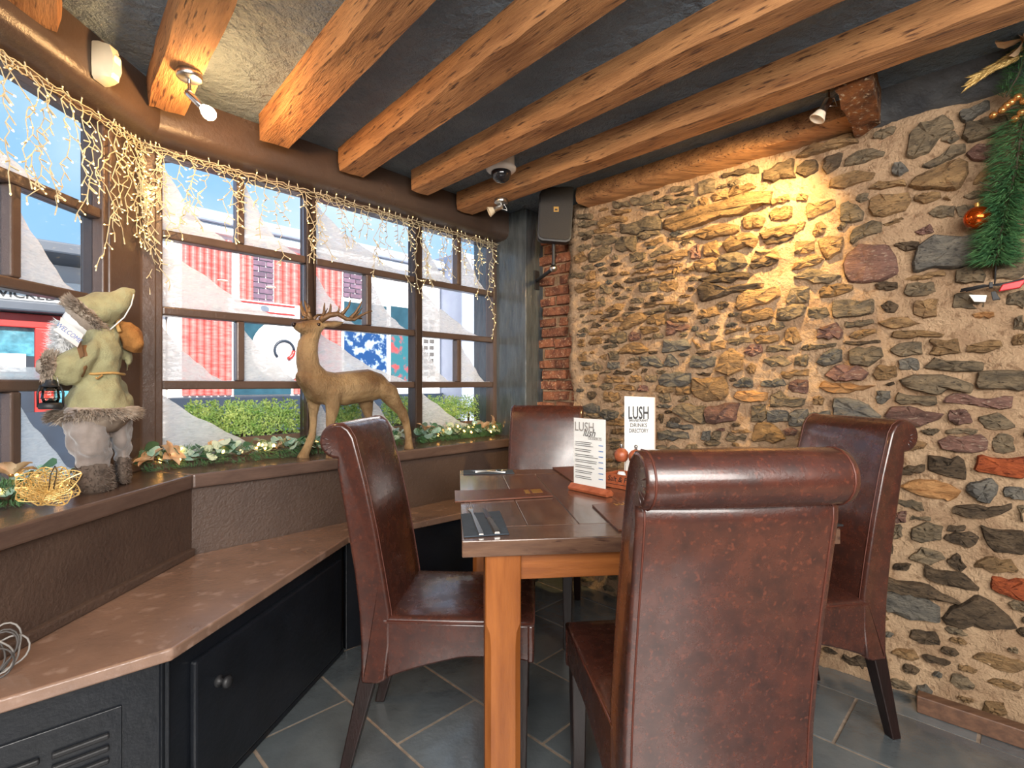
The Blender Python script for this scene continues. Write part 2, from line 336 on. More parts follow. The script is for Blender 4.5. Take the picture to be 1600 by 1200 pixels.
# walls: left (window A side), front (window B side), right (stone), far (brick return), two behind the camera
WA, WB = -1.275, .25
wl_ = MB().box(-1.66, WA, -3, 2.05, 0, .79).box(-1.66, -1.52, -3, 1.2, .79, ZC)
wl_.build('wall_left', M['wallbrown'], kind=S)
c0, c1 = FB(-.16, -.09, 0), FB(.1424, WB, 0)
MB().prism([xy(c0), xy(c1), xy(FB(2.1, WB, 0)), xy(FB(2.1, -.09, 0))], 0, .79).build('wall_front', M['wallbrown'], kind=S)
MB().prism([(-1.66, -3), (4.5, -3), (4.5, -3.1), (-1.66, -3.1)], 0, ZC).build('wall_back', M['plaster'], kind=S)
MB().prism([(4.5, -3.1), (4.6, -3.1), (4.6, -.5), (4.5, -.5)], 0, ZC).build('wall_side', M['plaster'], kind=S)
MB().fbox(FB, 2.09, 2.4, -.2, -.06, 0, ZC).build('wall_corner', M['post'], kind=S)
# sills, mitred at the bay corner
t1 = thing('trim_1', None, None, (WA, 1.5, .82), kind=S)
MB().prism([(-1.6, .95), (-1.25, .95), (-1.25, 2.006), (-1.6, 2.12)], .79, .845).build('board', M['sill'], t1, bevel=.008)
MB().prism([(-1.6, 2.121), (-1.25, 2.007), xy(FB(2.093, .29, 0)), xy(FB(2.093, -.06, 0))], .79, .845).build('board', M['sill'], t1, bevel=.008)
MB().box(WA - .01, WA + .02, .5, 2.03, .52, .55).build('beading', M['wallbrown'], t1, bevel=.006)
# header timber over the windows
t2 = thing('trim_2', None, None, (-1.45, 1.8, 2.2), kind=S)
def header(F, a0, a1, w0, w1, name):
    prof = [(w0, ZC), (w1, ZC), (w1, 2.245), (w1 - .008, 2.222), (w1 - .025, 2.205), (w1 - .05, 2.198), (w0, 2.19)]
    n = 24; mb = MB(); rs = []
    for i in range(n + 1):
        a = a0 + (a1 - a0) * i / n; w = .004 * noise.noise(V((a * 4, 3.1, 0)))
        rs.append([F(a, d + (w if d > w0 else 0), z + (w if z < ZC else 0)) for d, z in prof])
    mb.rings(rs).build(name, M['header'], t2, smooth=True, sharp=40)
header(FA, -.2, 1.7, -.07, .15, 'timber'); header(FB, -.12, 2.1, -.07, .15, 'timber')

# charcoal timber post
pl = MB().fbox(FB, 2.093, 2.30, -.05, .306, 0, ZC)
pl.build('pillar', M['post'], kind=S, bevel=.006)

# ------------------------------------------------------------ windows
ZT, Z1, Z2, Z3, ZB = 2.155, 1.835, 1.51, 1.195, .885
BAR = .019
rows_odd = [(ZT, Z1, 2), (Z1, Z2, 1), (Z2, Z3, 2), (Z3, ZB, 1)]
rows_even = [(ZT, Z1, 1), (Z1, Z2, 2), (Z2, Z3, 1), (Z3, ZB, 2)]
def window(F, a0, a1, rows, name, seed, flip=False, kinds=None):
    r = random.Random(seed); c = F((a0 + a1) / 2, 0, .85)
    w = thing(name, None, None, c, kind=S)
    fm = MB()
    fr = M['frame']
    for (x0, x1) in ((a0 - .026, a0 + .026), (a1 - .026, a1 + .026)):
        MB().fbox(F, x0, x1, -.05, .032, .84, 2.2).build('stile', fr, w, bevel=.006)
    MB().fbox(F, a0 + .026, a1 - .026, -.05, .03, ZT + .012, 2.2).build('rail', fr, w, bevel=.005)
    MB().fbox(F, a0 + .026, a1 - .026, -.05, .03, .84, ZB - .012).build('rail', fr, w, bevel=.005)
    L_, R_ = (a1, a0) if flip else (a0, a1)
    for i, (zt, zb, n) in enumerate(rows):
        if i < len(rows) - 1:
            MB().fbox(F, a0 + .026, a1 - .026, -.035, .024, zb - BAR, zb + BAR).build('glazing_bar', fr, w, bevel=.007)
        xs = [a0 + .026] + [a0 + (a1 - a0) * j / n for j in range(1, n)] + [a1 - .026]
        top, bot = zt - (BAR if i else -.012), zb + (BAR if i < len(rows) - 1 else -.012)
        for j in range(1, n):
            MB().fbox(F, xs[j] - BAR * .9, xs[j] + BAR * .9, -.034, .022, bot, top).build('glazing_bar', fr, w, bevel=.006)
        for j in range(n):
            p0, p1 = xs[j] + (BAR * .9 if j else 0), xs[j + 1] - (BAR * .9 if j < n - 1 else 0)
            pane = MB().fbox(F, p0, p1, -.012, -.009, bot, top).build('pane', M['glass'], w)
            # sprayed snow drift: high on the side of the image left, low on the other
            kd = (kinds or {}).get((i, j), 'drift')
            wdt, hgt = p1 - p0, top - bot; pts = []; m = 22
            pw = r.uniform(1.25, 1.9); h0 = r.uniform(.88, 1.0); reach = r.uniform(.86, 1.02); ph = r.uniform(0, 6)
            for q_ in range(m + 1):
                u = q_ / m
                if kd == 'mound': h = .34 * (.75 + .25 * math.cos(3 * u + ph)) * (1 - .35 * u)
                elif kd == 'low': h = .62 * max(0, 1 - u / .75) ** 1.2
                else: h = h0 * max(0, 1 - u / reach) ** pw + .035 * math.sin(9 * u + ph) * (1 - u) * u * 4
                h = min(1, max(.006, h + .012 * math.sin(31 * u + ph)))
                x = (p1 - u * wdt) if flip else (p0 + u * wdt)
                pts.append((x, bot + h * hgt))
            mb = MB(); vs = []
            for x, z in pts: vs += [F(x, -.0088, bot), F(x, -.0088, z), F(x, -.0068, z), F(x, -.0068, bot)]
            mb.rings([[vs[4 * k_ + e] for e in range(4)] for k_ in range(m + 1)])
            mb.build('sprayed_snow', M['snow'], pane)
    return w
window(FA, 2.104 - 1.935, 2.104 - 1.235, rows_even, 'window_1', 3, flip=True, kinds={(0, 0): 'low', (2, 0): 'mound'})
bays = [.069, .742, 1.42, 2.09]
for k in range(3):
    window(FB, bays[k], bays[k + 1], rows_even if k == 1 else rows_odd, 'window_%d' % (k + 2), 10 + k)
# corner post between the two window planes
MB().prism([(-1.515, 1.93), (-1.515, 2.089), xy(FB(.07, .04, 0)), xy(FB(.07, -.06, 0)), (-1.63, 2.2), (-1.63, 1.93)], .845, 2.2).build('trim_3', M['frame'], kind=S, bevel=.006)

# ------------------------------------------------------------ old ceiling beams
def beam(label, near, end, width, top=ZC + .02, zu=2.27, over=.45, seed=1, wf=1.0):
    a, b = H(*end, zu), H(*near, zu)                 # right-hand lower edge: end at the window, then towards the lens
    e = (b - a).normalized(); a2 = a; Ln = (b - a).length + over
    n = V((-e.y, e.x, 0))                            # towards the left of the picture is the other side
    if n.x > 0: n = -n
    n = n if (n.cross(e)).z != 0 else n
    NS = max(20, int(Ln / .03)); prof = []
    w, h = width, top - zu
    for i in range(5): prof.append((w * i / 4, 0))
    for i in range(1, 4): prof.append((w, h * i / 3))
    for i in range(1, 3): prof.append((w - w * i / 2, h))
    for i in range(1, 3): prof.append((0, h - h * i / 3))
    mb = MB(); rs = []
    for k in range(NS + 1):
        x = Ln * k / NS; r = []
        for (yy, zz) in prof:
            p = V((x * 2.2, yy * 9 + seed * 7, zz * 9)); d = noise.noise(p) * .009 + noise.noise(p * 4) * .005
            edge = .006 if zz < .001 and (yy < .001 or yy > w - .001) else 0
            yo = (d - edge) if yy > w / 2 else -(d - edge)
            xo = noise.noise(V((seed, yy * 30, zz * 30))) * .014 if k == 0 else 0
            r.append(V((x + xo, yy + (yo if zz < h - .01 else 0), zz + (d * .8 if zz < .001 else 0))))
        rs.append(r)
    mb.rings(rs)
    o = mb.build('ceiling_beam', M['beam'], smooth=True, sharp=38, kind=S, label=label)
    o.matrix_basis = Matrix(((e.x, n.x, 0, a.x), (e.y, n.y, 0, a.y), (0, 0, 1, zu), (0, 0, 0, 1)))
    return o
beam('old oak ceiling beam cut off by the upper left corner', (93, 0), (93, 52), .14, seed=1)
beam('wormholed oak beam carrying the bare bulb spotlight', (375, 0), (291, 182), .13, seed=2)
beam('oak beam with a gnarled yellow lit end beside the bulb', (687, 0), (453, 233), .135, seed=3)
beam('oak beam with rows of nail holes, third from the bulb', (984, 0), (569, 278), .14, seed=4)
beam('oak beam behind the white dome camera', (1325, 0), (670, 306), .12, seed=5)
beam('long oak beam above the loudspeaker carrying a small spotlight', (1575, 42), (739, 336), .13, seed=6, over=.8)
# wall plate along the top of the stone wall, and the rough stub that meets it
mbp = MB(); a, b = H(900, 317, 2.285), H(1338, 182, 2.285); e = (b - a).normalized(); nn = V((e.y, -e.x, 0)); nn = nn if nn.dot(FW.n) < 0 else -nn
rs = []
for k in range(41):
    p = a + e * ((b - a).length * k / 40); r = []
    for (dd, zz) in ((0, .012), (.02, 0), (.09, 0), (.18, .0), (.18, .1), (.09, .1), (.012, .095), (0, .07), (-.004, .04)):
        g = noise.noise(V((k * .3, dd * 14, zz * 20))) * .009
        r.append(p + nn * (dd + g) + V((0, 0, zz + g)))
    rs.append(r)
mbp.rings(rs).build('ceiling_beam', M['beam'], smooth=True, sharp=40, kind=S, label='rough timber wall plate along the top of the stone wall')
s0, s1, s2, s3 = H(1305, 143, 2.27), H(1362, 120, 2.27), H(1376, 193, 2.25), H(1338, 217, 2.25)
mb = MB(); rs = []
for k in range(11):
    u = k / 10; l, r_ = s0.lerp(s3, u), s1.lerp(s2, u); rr = []
    for (v, zz) in ((0, 0), (.35, 0), (.7, 0), (1, 0), (1, .05), (1, .12), (.5, .12), (0, .12), (0, .05)):
        g = noise.noise(V((k * .5, v * 4, zz * 20))) * .016
        rr.append(l.lerp(r_, v) + V((g, g * .6, zz + g)))
    rs.append(rr)
mb.rings(rs).build('ceiling_beam', M['beam_dark'], smooth=True, sharp=35, kind=S, label='short rough charred timber stub between long beam and stone wall')

# ------------------------------------------------------------ stone wall
SL, SR, ST = -.13, 5.55, 2.33
nx, nzv = 420, 170; vs, fs = [], []
def bulge(s_, z): return .10 * max(0, (.55 - z) / .55) ** 1.6 - .02 * max(0, (z - 1.4))
for i in range(nx + 1):
    for j in range(nzv + 1):
        s_, z = SL + (SR - SL) * i / nx, ST * j / nzv
        edge = .05 * noise.noise(V((3.3, z * 5, 0))) + .04 * (1.2 - z) if i == 0 else 0
        d = bulge(s_, z) + .014 * noise.noise(V((s_ * 6, z * 9, 1))) + .012 * noise.noise(V((s_ * 20, z * 30, 4))) + .006 * noise.noise(V((s_ * 60, z * 70, 9)))
        vs.append(FW(s_ + edge, d, z))
for i in range(nx):
    for j in range(nzv):
        a_ = i * (nzv + 1) + j; fs.append((a_, a_ + nzv + 1, a_ + nzv + 2, a_ + 1))
bk = len(vs)
for j in range(nzv + 1): vs.append(FW(SL + .05 * noise.noise(V((3.3, ST * j / nzv * 5, 0))), -.2, ST * j / nzv))
for j in range(nzv): fs.append((j, j + 1, bk + j + 1, bk + j))
wall = MB().add(vs, fs).build('wall_right', M['mortar'], kind=S, smooth=True)
MB().fbox(FW, SL, SR, -.3, -.18, 0, ZC).build('wall_core', M['mortar'], wall)
# dark cove strip between the stone and the ceiling, right of the stub
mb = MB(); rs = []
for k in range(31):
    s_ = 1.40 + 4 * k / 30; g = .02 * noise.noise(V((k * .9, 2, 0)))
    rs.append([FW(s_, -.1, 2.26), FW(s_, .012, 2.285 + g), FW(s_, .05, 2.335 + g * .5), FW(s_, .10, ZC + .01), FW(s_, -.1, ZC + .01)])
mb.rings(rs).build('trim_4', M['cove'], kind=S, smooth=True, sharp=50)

ST_F = """g:510,370 640,350 645,400 520,415;g:665,385 780,350 785,380 670,400;g:770,390 900,350 935,360 925,385 780,415;d:800,345 920,318 900,335 815,352;g:775,300 900,280 905,295 780,330;g:960,265 1060,240 1065,315 960,345;b:970,375 1000,362 1025,375 1015,405 970,420;b:1050,350 1145,315 1155,370 1060,392;b:1160,345 1180,300 1300,270 1330,290 1170,355;d:1115,215 1340,150 1350,205 1120,230;d:1400,190 1590,110 1600,235 1400,250;b:735,560 760,510 1000,420 1420,330 1390,420 960,550 820,585;g:700,470 860,420 870,440 720,500;g:580,430 690,400 720,405 725,440 650,455;b:300,540 330,500 470,490 480,520 310,565;b:270,580 410,565 420,590 280,605;g:450,540 690,495 715,560 540,610 455,600;g:270,620 330,610 400,615 400,635 290,640;g:165,600 260,580 265,610 180,620;g:570,630 580,600 690,585 710,605 600,645;b:605,660 720,625 730,660 620,690;b:760,640 930,605 935,625 780,650;b:945,620 960,590 1130,545 1215,550 1215,585 1010,645;g:420,680 440,640 550,620 545,720 420,715;g:265,650 420,630 425,650 275,690;g:160,690 250,675 245,710 170,720;g:240,740 290,710 380,695 380,730 280,790 245,790;b:145,760 190,725 230,770 180,800 150,800;g:645,740 735,680 800,715 700,745 650,765;b:695,760 880,710 890,760 700,795;p:905,710 960,675 975,760 915,770;b:1000,680 1090,650 1095,750 1000,750;b:1130,670 1180,630 1310,605 1355,640 1330,680 1150,725;b:1370,600 1600,540 1600,600 1400,645;d:1390,655 1590,620 1540,660 1420,680;g:510,745 610,730 605,775 520,795;g:545,820 650,775 680,785 660,810 555,835;b:685,830 850,800 850,820 700,845;b:565,860 655,830 665,855 580,870;b:621,885 780,845 785,870 635,900;b:790,850 830,820 840,865 800,880;b:860,845 930,820 940,850 870,870;b:935,800 1060,765 1095,780 1095,850 970,855;g:1105,760 1240,735 1280,800 1250,830 1110,865;b:1315,790 1340,730 1480,710 1495,775;d:1300,810 1490,780 1470,800 1330,840;g:300,845 340,825 355,845 310,860;g:110,900 130,865 210,865 200,895;b:220,890 250,855 280,855 275,905 240,915;g:190,830 260,805 270,840 210,850;d:330,880 420,860 415,875 360,890;d:470,920 600,885 620,895 600,915 500,930;d:960,915 1080,870 1280,860 1280,900 1120,925;g:155,480 250,470 260,500 170,505;b:380,450 510,440 500,460 400,480;g:170,530 290,520 280,550 175,560;g:390,400 490,390 500,420 400,435;b:1440,380 1550,340 1560,380 1450,410;b:1430,470 1460,440 1570,420 1570,490 1450,520;b:1260,500 1330,480 1400,500 1380,560 1270,570;b:520,880 560,850 600,840;g:690,900 800,880 810,900 720,915"""
ST_H = """b:70,50 90,20 215,0 220,40 90,75;g:225,75 240,15 310,45 300,75;d:315,30 340,0 390,40;g:490,20 520,0 610,0 600,55 500,65;b:625,40 640,0 740,0 735,50 665,65;d:885,30 1290,5 1280,40 1060,80 900,130;b:1140,45 1150,25 1300,8 1300,35 1150,70;b:1140,170 1150,90 1400,30 1410,90 1340,140 1160,185;d:560,105 570,90 640,85 650,115 570,125;b:520,160 740,122 745,130 530,172;g:512,200 650,165 655,185 550,215;d:685,185 700,155 840,135 845,190 700,205;d:990,150 1050,115 1090,150 1030,185;b:875,230 900,190 1000,165 1020,215 890,240;b:1175,255 1180,200 1355,175 1365,230 1190,270;g:1400,235 1410,175 1560,150 1590,170 1560,230 1420,250;g:1460,120 1490,45 1600,35 1600,130 1470,140;b:110,125 120,100 190,95 200,120;g:85,170 190,140 200,160 95,185;b:270,180 350,140 380,150 370,175 280,195;g:430,140 440,110 510,105 520,135;d:415,180 430,160 500,170 480,185;b:170,200 240,180 250,210 180,215;d:235,235 340,195 350,205 260,240;b:300,260 380,230 380,265;b:360,300 420,225 500,205 540,235 490,280 380,315;b:545,270 560,225 650,210 670,240 650,280;p:675,320 680,260 760,285 800,280 805,300 680,350;b:680,245 720,230 800,230 800,265 690,255;g:110,265 200,245 200,255 120,270;d:175,305 190,265 240,285 230,305;b:495,310 510,290 610,300 615,320 530,345;g:85,325 130,300 165,330 100,335;b:155,350 330,300 345,325 200,355;p:425,380 435,330 490,340 495,375 440,390;g:300,390 320,340 400,330 400,395 320,400;g:860,340 1010,350 980,380 930,395;b:1060,345 1070,310 1190,300 1190,320;g:1080,380 1220,365 1235,390 1130,420 1090,405;b:1220,335 1230,295 1330,290 1335,325;g:1340,310 1360,270 1430,265 1455,295 1400,320;b:1455,380 1470,310 1530,305 1560,385 1520,405;b:1250,380 1290,350 1400,350 1400,390 1280,405;b:155,400 190,365 240,370 240,410 170,415;d:262,405 280,370 290,400;g:250,425 330,405 345,425 270,445;b:365,460 420,410 500,405 550,450 480,475 380,475;s:650,465 665,385 790,380 830,430 770,455;b:970,450 965,395 1050,385 1060,430;b:840,375 900,430 880,440;p:1185,465 1220,420 1290,415 1300,460 1240,490;g:1335,460 1340,425 1500,430 1495,450;g:1555,440 1600,410 1600,450;g:295,515 290,465 355,460 355,510;b:225,500 270,475 275,510;g:415,515 480,490 490,515;s:510,550 510,490 600,490 650,555;s:655,555 690,475 750,550;s:830,560 840,500 1000,495 980,560 920,570;b:1000,580 1030,500 1100,440 1170,490 1170,580 1080,615;b:1195,570 1230,535 1265,560 1250,605 1210,595;g:1310,520 1420,485 1500,540 1450,555 1370,560;g:1510,545 1520,495 1600,475 1600,550;s:280,565 290,530 360,530 365,565 310,575;b:400,565 480,525 510,555 480,575;g:180,580 200,535 240,560 230,585;g:225,610 290,580 300,595;d:320,610 340,585 450,590 440,605;d:500,605 520,570 550,575 540,600;b:135,660 140,610 205,610 210,650;b:260,650 280,625 390,630 385,660 290,665;b:430,660 440,620 505,620 505,655;g:535,655 535,615 610,615 605,660;s:625,650 650,610 740,600 825,605 825,660 760,690 640,680;d:870,600 960,600 950,620 880,615;b:845,720 850,640 1000,640 1065,630 1070,740 1040,775 940,780 870,755;s:1110,680 1180,630 1235,650 1235,690 1140,695;s:1295,685 1310,650 1440,645 1460,680 1400,695;b:1430,610 1440,590 1600,575 1600,620 1440,630;p:1480,700 1500,655 1600,650 1600,730 1510,725;g:235,690 260,670 315,675 315,705 260,710;b:335,705 340,680 450,685 455,715 350,715;p:480,720 500,680 550,690 550,725;b:600,715 610,680 710,690 710,725 630,730;b:740,745 740,695 825,695 825,735 790,745;b:260,780 265,730 355,730 360,775 330,790;g:310,830 340,800 370,820;g:620,740 690,735 695,790 640,795;g:745,785 800,750 815,775 780,790;o:1120,760 1140,725 1330,730 1325,780 1180,785;g:1355,820 1365,750 1430,720 1480,765 1580,770 1570,810 1400,820;g:710,850 770,810 920,820 920,930 830,920;p:930,830 1140,800 1130,910 1000,930 940,925;g:1230,920 1240,820 1320,815 1330,890 1300,920;s:1340,920 1340,850 1470,855 1470,925;s:1480,945 1485,865 1600,845 1600,945;s:670,955 680,925 830,945 840,970 780,975;b:1235,1050 1265,940 1370,940 1450,1030 1400,1050;s:620,1045 620,985 800,990 820,1040;s:900,1040 910,990 955,985 955,1045;g:965,1040 975,990 1020,990 1020,1040;g:1060,1040 1080,1005 1200,1020 1180,1050;b:1100,985 1200,970 1230,995 1180,1000;p:1440,980 1490,960 1540,980 1520,1010 1460,1010;p:990,975 1050,965 1050,985;s:230,870 260,845 350,860 340,900 270,910;s:365,880 400,860 400,895;b:285,940 300,910 390,905 395,950;b:300,1000 320,970 400,965 400,1000;d:620,900 630,870 655,880 640,930;b:1540,1040 1560,980 1600,960 1600,1050"""
ST_G = """d:490,55 540,35 615,40 620,70 560,90 500,75;g:665,105 690,50 840,40 850,95 700,125;b:155,95 180,60 340,55 350,85 260,120 160,130;g:240,255 245,150 340,150 400,160 470,145 475,220 380,245;g:80,260 90,195 195,195 210,240 150,260;d:525,180 570,155 630,180 610,220 550,220;b:730,235 730,165 870,145 860,245 780,255;g:955,195 980,115 1080,105 1155,160 1150,190;g:310,310 310,280 470,265 475,290 330,315;b:510,285 600,255 680,255 760,290 600,320;p:140,380 150,320 250,290 290,340 280,375;b:335,370 370,335 485,325 490,350 380,385;b:595,370 610,340 760,330 900,355 880,370 640,380;g:85,445 100,412 250,410 240,430 95,450;d:300,410 320,395 510,390 515,405 350,420;g:575,450 640,415 760,405 770,475 640,490;b:820,475 850,430 820,400 990,385 1000,465 880,480;b:1050,460 1060,420 1240,395 1260,430 1150,470;g:345,535 340,450 520,440 535,495 450,545;s:135,525 220,450 285,450 280,520 190,545;s:640,570 635,510 750,505 755,570;g:790,560 850,510 1000,520 1140,525 1130,580 960,580;p:190,605 250,550 380,550 440,590 420,625 260,635;b:480,595 510,550 610,550 620,610 560,630 500,630;o:155,680 180,645 300,655 480,670 400,695 260,710;g:650,640 740,605 880,610 1070,660 1060,705 930,680 880,720 800,705 690,680;g:1105,650 1125,590 1394,580 1394,690 1120,680;s:500,770 500,705 575,705 580,740 530,780;g:615,760 625,725 855,735 855,780 650,780;p:915,770 935,735 1305,735 1305,800 1240,810 1000,780;b:115,740 150,730 178,745 170,785 120,780;s:245,800 250,750 380,760 450,790 515,850 500,868 245,850;s:85,840 210,820 215,850 90,870;p:550,850 590,805 690,800 790,830 890,840 870,870 760,910 600,880;p:940,880 945,820 1040,815 1065,850 1080,890 990,905;g:1115,870 1250,835 1340,915 1280,935 1170,930;g:770,940 860,930 880,940 840,970 790,960;g:920,960 930,935 1110,935 1100,960;p:880,1010 940,980 1130,970 1170,1010 1160,1060 1000,1070 900,1050;g:1200,1000 1250,960 1320,980 1340,1060 1280,1075 1220,1070;b:660,1060 740,1000 800,1020 780,1050;b:1320,400 1340,360 1394,355 1394,415 1330,420;g:1335,320 1340,260 1394,240 1394,325;g:1280,170 1300,110 1394,90 1394,190;o:1080,235 1130,220 1210,220 1210,250 1100,255;d:548,660 600,645 610,660 570,670"""
ST_I = """g:795,360 810,220 860,175 1010,115 1055,150 1070,190 980,250 930,320 830,365;g:990,265 1075,200 1115,240 1070,275;s:1115,80 1270,20 1300,20 1300,55 1160,140 1130,130;g:1145,240 1160,160 1400,110 1415,180 1340,230 1180,265;g:390,420 410,370 480,330 560,315 640,335 620,365 460,415;s:690,470 700,410 740,400 790,450 740,480;g:880,420 1000,360 1060,300 1140,290 1140,340 1050,380 940,430;p:1160,350 1220,300 1310,290 1390,380 1290,390 1200,385;b:800,550 850,490 970,440 1100,390 1150,405 1160,460 1110,555 950,560;b:1200,540 1240,470 1290,440 1400,415 1400,440 1300,510 1260,530;b:540,570 600,530 760,510 770,540 680,560;g:460,640 480,605 540,600 545,640 500,655;b:550,700 560,640 620,610 780,600 800,640 760,710 640,740 580,730;b:830,640 840,610 990,590 990,620 900,655;b:1010,630 1030,610 1060,640;g:1140,620 1200,590 1300,580 1300,620 1180,635;g:360,770 370,670 420,655 505,710 500,765 440,780;g:345,820 370,785 410,785 380,825;b:190,845 210,795 250,780 280,820 250,860 210,875;g:425,900 450,830 560,780 620,790 620,850 520,870 450,915;b:635,795 750,750 770,765 660,810;g:920,720 980,680 1080,680 1080,750 960,745;g:1090,690 1160,670 1260,690 1230,730 1120,755;p:830,840 930,790 950,840 870,860;b:230,900 290,870 380,880 370,960 290,1010 240,950;b:75,970 85,905 195,905 200,960 100,980;b:60,1080 90,1030 200,985 260,1010 230,1040;g:75,1130 180,1070 370,1120 270,1170;p:395,1060 410,1000 480,945 650,935 710,1010 720,1090 600,1150 430,1150;d:705,930 720,910 850,905 855,940 780,960;s:835,1030 860,950 950,880 1230,860 1270,910 1250,1000 1190,1040 840,1090;b:770,1140 1000,1085 1020,1105 830,1145;g:1100,1160 1100,1085 1220,1060 1275,1110 1260,1160;b:150,690 170,660 320,640 330,690 170,760;b:85,640 100,600 160,610 150,640;g:1410,980 1440,930 1520,910 1520,980;g:1320,1130 1380,1010 1520,990 1520,1120;b:85,850 95,790 140,780 130,820;d:90,470 95,430 140,400 210,390 215,440 150,490;d:255,440 260,380 370,340 350,430 280,470;b:90,370 160,310 440,220 460,270 330,320 160,360"""
ST_J = """d:455,140 450,45 580,75 620,55 660,85 670,185 560,175;d:250,170 260,125 410,105 410,155;r:740,145 760,45 930,75 1040,60 1040,190 900,170;o:270,240 400,200 560,230 640,280 560,330 320,270;s:680,265 690,235 830,195 870,240 860,300 820,345 740,320;s:915,305 920,250 1040,255 1040,325;d:600,405 610,370 740,360 820,380 950,355 950,385 800,440 700,435;g:240,350 250,320 390,345 410,390 380,395;g:325,450 340,430 460,435 455,455;g:340,570 345,500 440,470 520,500 515,580 400,590;d:565,525 570,490 670,490 665,525;d:535,570 560,545 700,530 760,570 690,630;g:1000,370 1040,365 1040,465;d:795,560 775,495 910,525 1040,530 1040,670 850,650;g:315,690 400,630 520,660 540,700 440,735;d:550,710 620,670 680,750 640,780;d:430,810 425,755 660,790 760,885 560,860;b:720,740 800,695 950,705 1000,770 840,780;d:160,870 170,810 400,850 640,960 500,950;s:160,960 160,900 340,915 490,990 505,1075 370,1060 200,1010;d:540,1050 740,935 860,990 980,1120 820,1120 570,1090;r:830,870 840,810 1040,835 1040,960 870,900;p:200,420 300,400 295,470 210,470;d:220,760 230,730 330,735 300,770;d:165,600 215,600 215,660 170,665;g:210,490 270,485 275,560 215,570"""
sets = [(ST_F, 860, 220, 380 / 1600), (ST_H, 880, 440, 380 / 1600), (ST_G, 1240, 430, 360 / 1394), (ST_I, 1220, 150, .25), (ST_J, 1340, 700, .25)]
stones = []
for data, ox, oy, sc in sets:
    for item in data.split(';'):
        c, pts = item.split(':')
        poly = [FW.hit(ox + float(p.split(',')[0]) * sc, oy + float(p.split(',')[1]) * sc, .02) for p in pts.split()]
        stones.append((c, poly))
def area(p): return abs(sum(p[i][0] * p[(i + 1) % len(p)][1] - p[(i + 1) % len(p)][0] * p[i][1] for i in range(len(p)))) / 2
cell = .011; GW, GH = int(2.2 / cell), int(2.34 / cell); occ = np.zeros((GW, GH), bool)
gx, gz = np.meshgrid(SL + (np.arange(GW) + .5) * cell, (np.arange(GH) + .5) * cell, indexing='ij')
def inside(poly, grow=0):
    cx, cz = sum(p[0] for p in poly) / len(poly), sum(p[1] for p in poly) / len(poly)
    pp = []
    for x, z in poly:
        l = math.hypot(x - cx, z - cz) + 1e-9; pp.append((x + (x - cx) / l * grow, z + (z - cz) / l * grow))
    m = np.zeros_like(occ)
    for i in range(len(pp)):
        (x0, z0), (x1, z1) = pp[i], pp[(i + 1) % len(pp)]
        if abs(z1 - z0) < 1e-9: continue
        m ^= ((gz < z1) != (gz < z0)) & (gx < (x1 - x0) * (gz - z0) / (z1 - z0) + x0)
    return m
def stone_rings(poly, rr, proud):
    gx_, gz_ = sum(p[0] for p in poly) / len(poly), sum(p[1] for p in poly) / len(poly)
    poly = [(gx_ + (x - gx_) * 1.08, gz_ + (z - gz_) * 1.13) for x, z in poly]
    cut = []
    for i in range(len(poly)):
        (x0, z0), (x1, z1) = poly[i], poly[(i + 1) % len(poly)]; k = rr.uniform(.03, .16)
        cut += [(x0 + (x1 - x0) * k, z0 + (z1 - z0) * k), (x1 + (x0 - x1) * k, z1 + (z0 - z1) * k)]
    poly = cut
    n = len(poly); per = sum(math.hypot(poly[i][0] - poly[i - 1][0], poly[i][1] - poly[i - 1][1]) for i in range(n)); pts = []
    for i in range(n):
        (x0, z0), (x1, z1) = poly[i], poly[(i + 1) % n]; L = math.hypot(x1 - x0, z1 - z0); k = max(1, min(4, round(L / per * 13)))
        for j in range(k):
            u = j / k; w = rr.uniform(-.09, .09) * L
            nx_, nz_ = (z1 - z0) / (L + 1e-9), -(x1 - x0) / (L + 1e-9)
            pts.append((x0 + (x1 - x0) * u + nx_ * w, z0 + (z1 - z0) * u + nz_ * w))
    cx, cz = sum(p[0] for p in pts) / len(pts), sum(p[1] for p in pts) / len(pts)
    b = bulge(cx, cz); tilt, tz = rr.uniform(-.03, .03), rr.uniform(-.05, .08)
    def ring(k, d, j): return [(cx + (x - cx) * k, b + d + rr.uniform(-j, j) + (x - cx) * tilt + (z - cz) * tz, cz + (z - cz) * k) for x, z in pts]
    return (cx, cz), [ring(1.03, -.03, 0), ring(1.0, proud * .4, .004), ring(.91, proud * .9, .007), ring(.55, proud * 1.1, .009)], (cx, b + proud * 1.08 + rr.uniform(-.004, .004), cz)
def add_stone(mb, rings_, cen, off=(0, 0, 0)):
    n = len(rings_[0]); b = len(mb.v)
    for r in rings_: mb.v += [(x - off[0], d - off[1], z - off[2]) for x, d, z in r]
    mb.v.append((cen[0] - off[0], cen[1] - off[1], cen[2] - off[2]))
    for k_ in range(len(rings_) - 1):
        for i in range(n):
            j = (i + 1) % n; mb.f.append((b + k_ * n + i, b + k_ * n + j, b + (k_ + 1) * n + j, b + (k_ + 1) * n + i))
    t = b + (len(rings_) - 1) * n
    for i in range(n): mb.f.append((t + i, t + (i + 1) % n, b + len(rings_) * n))
RW = FW.mat()
stones.sort(key=lambda s_: -area(s_[1]))
rest = MB()
small = []
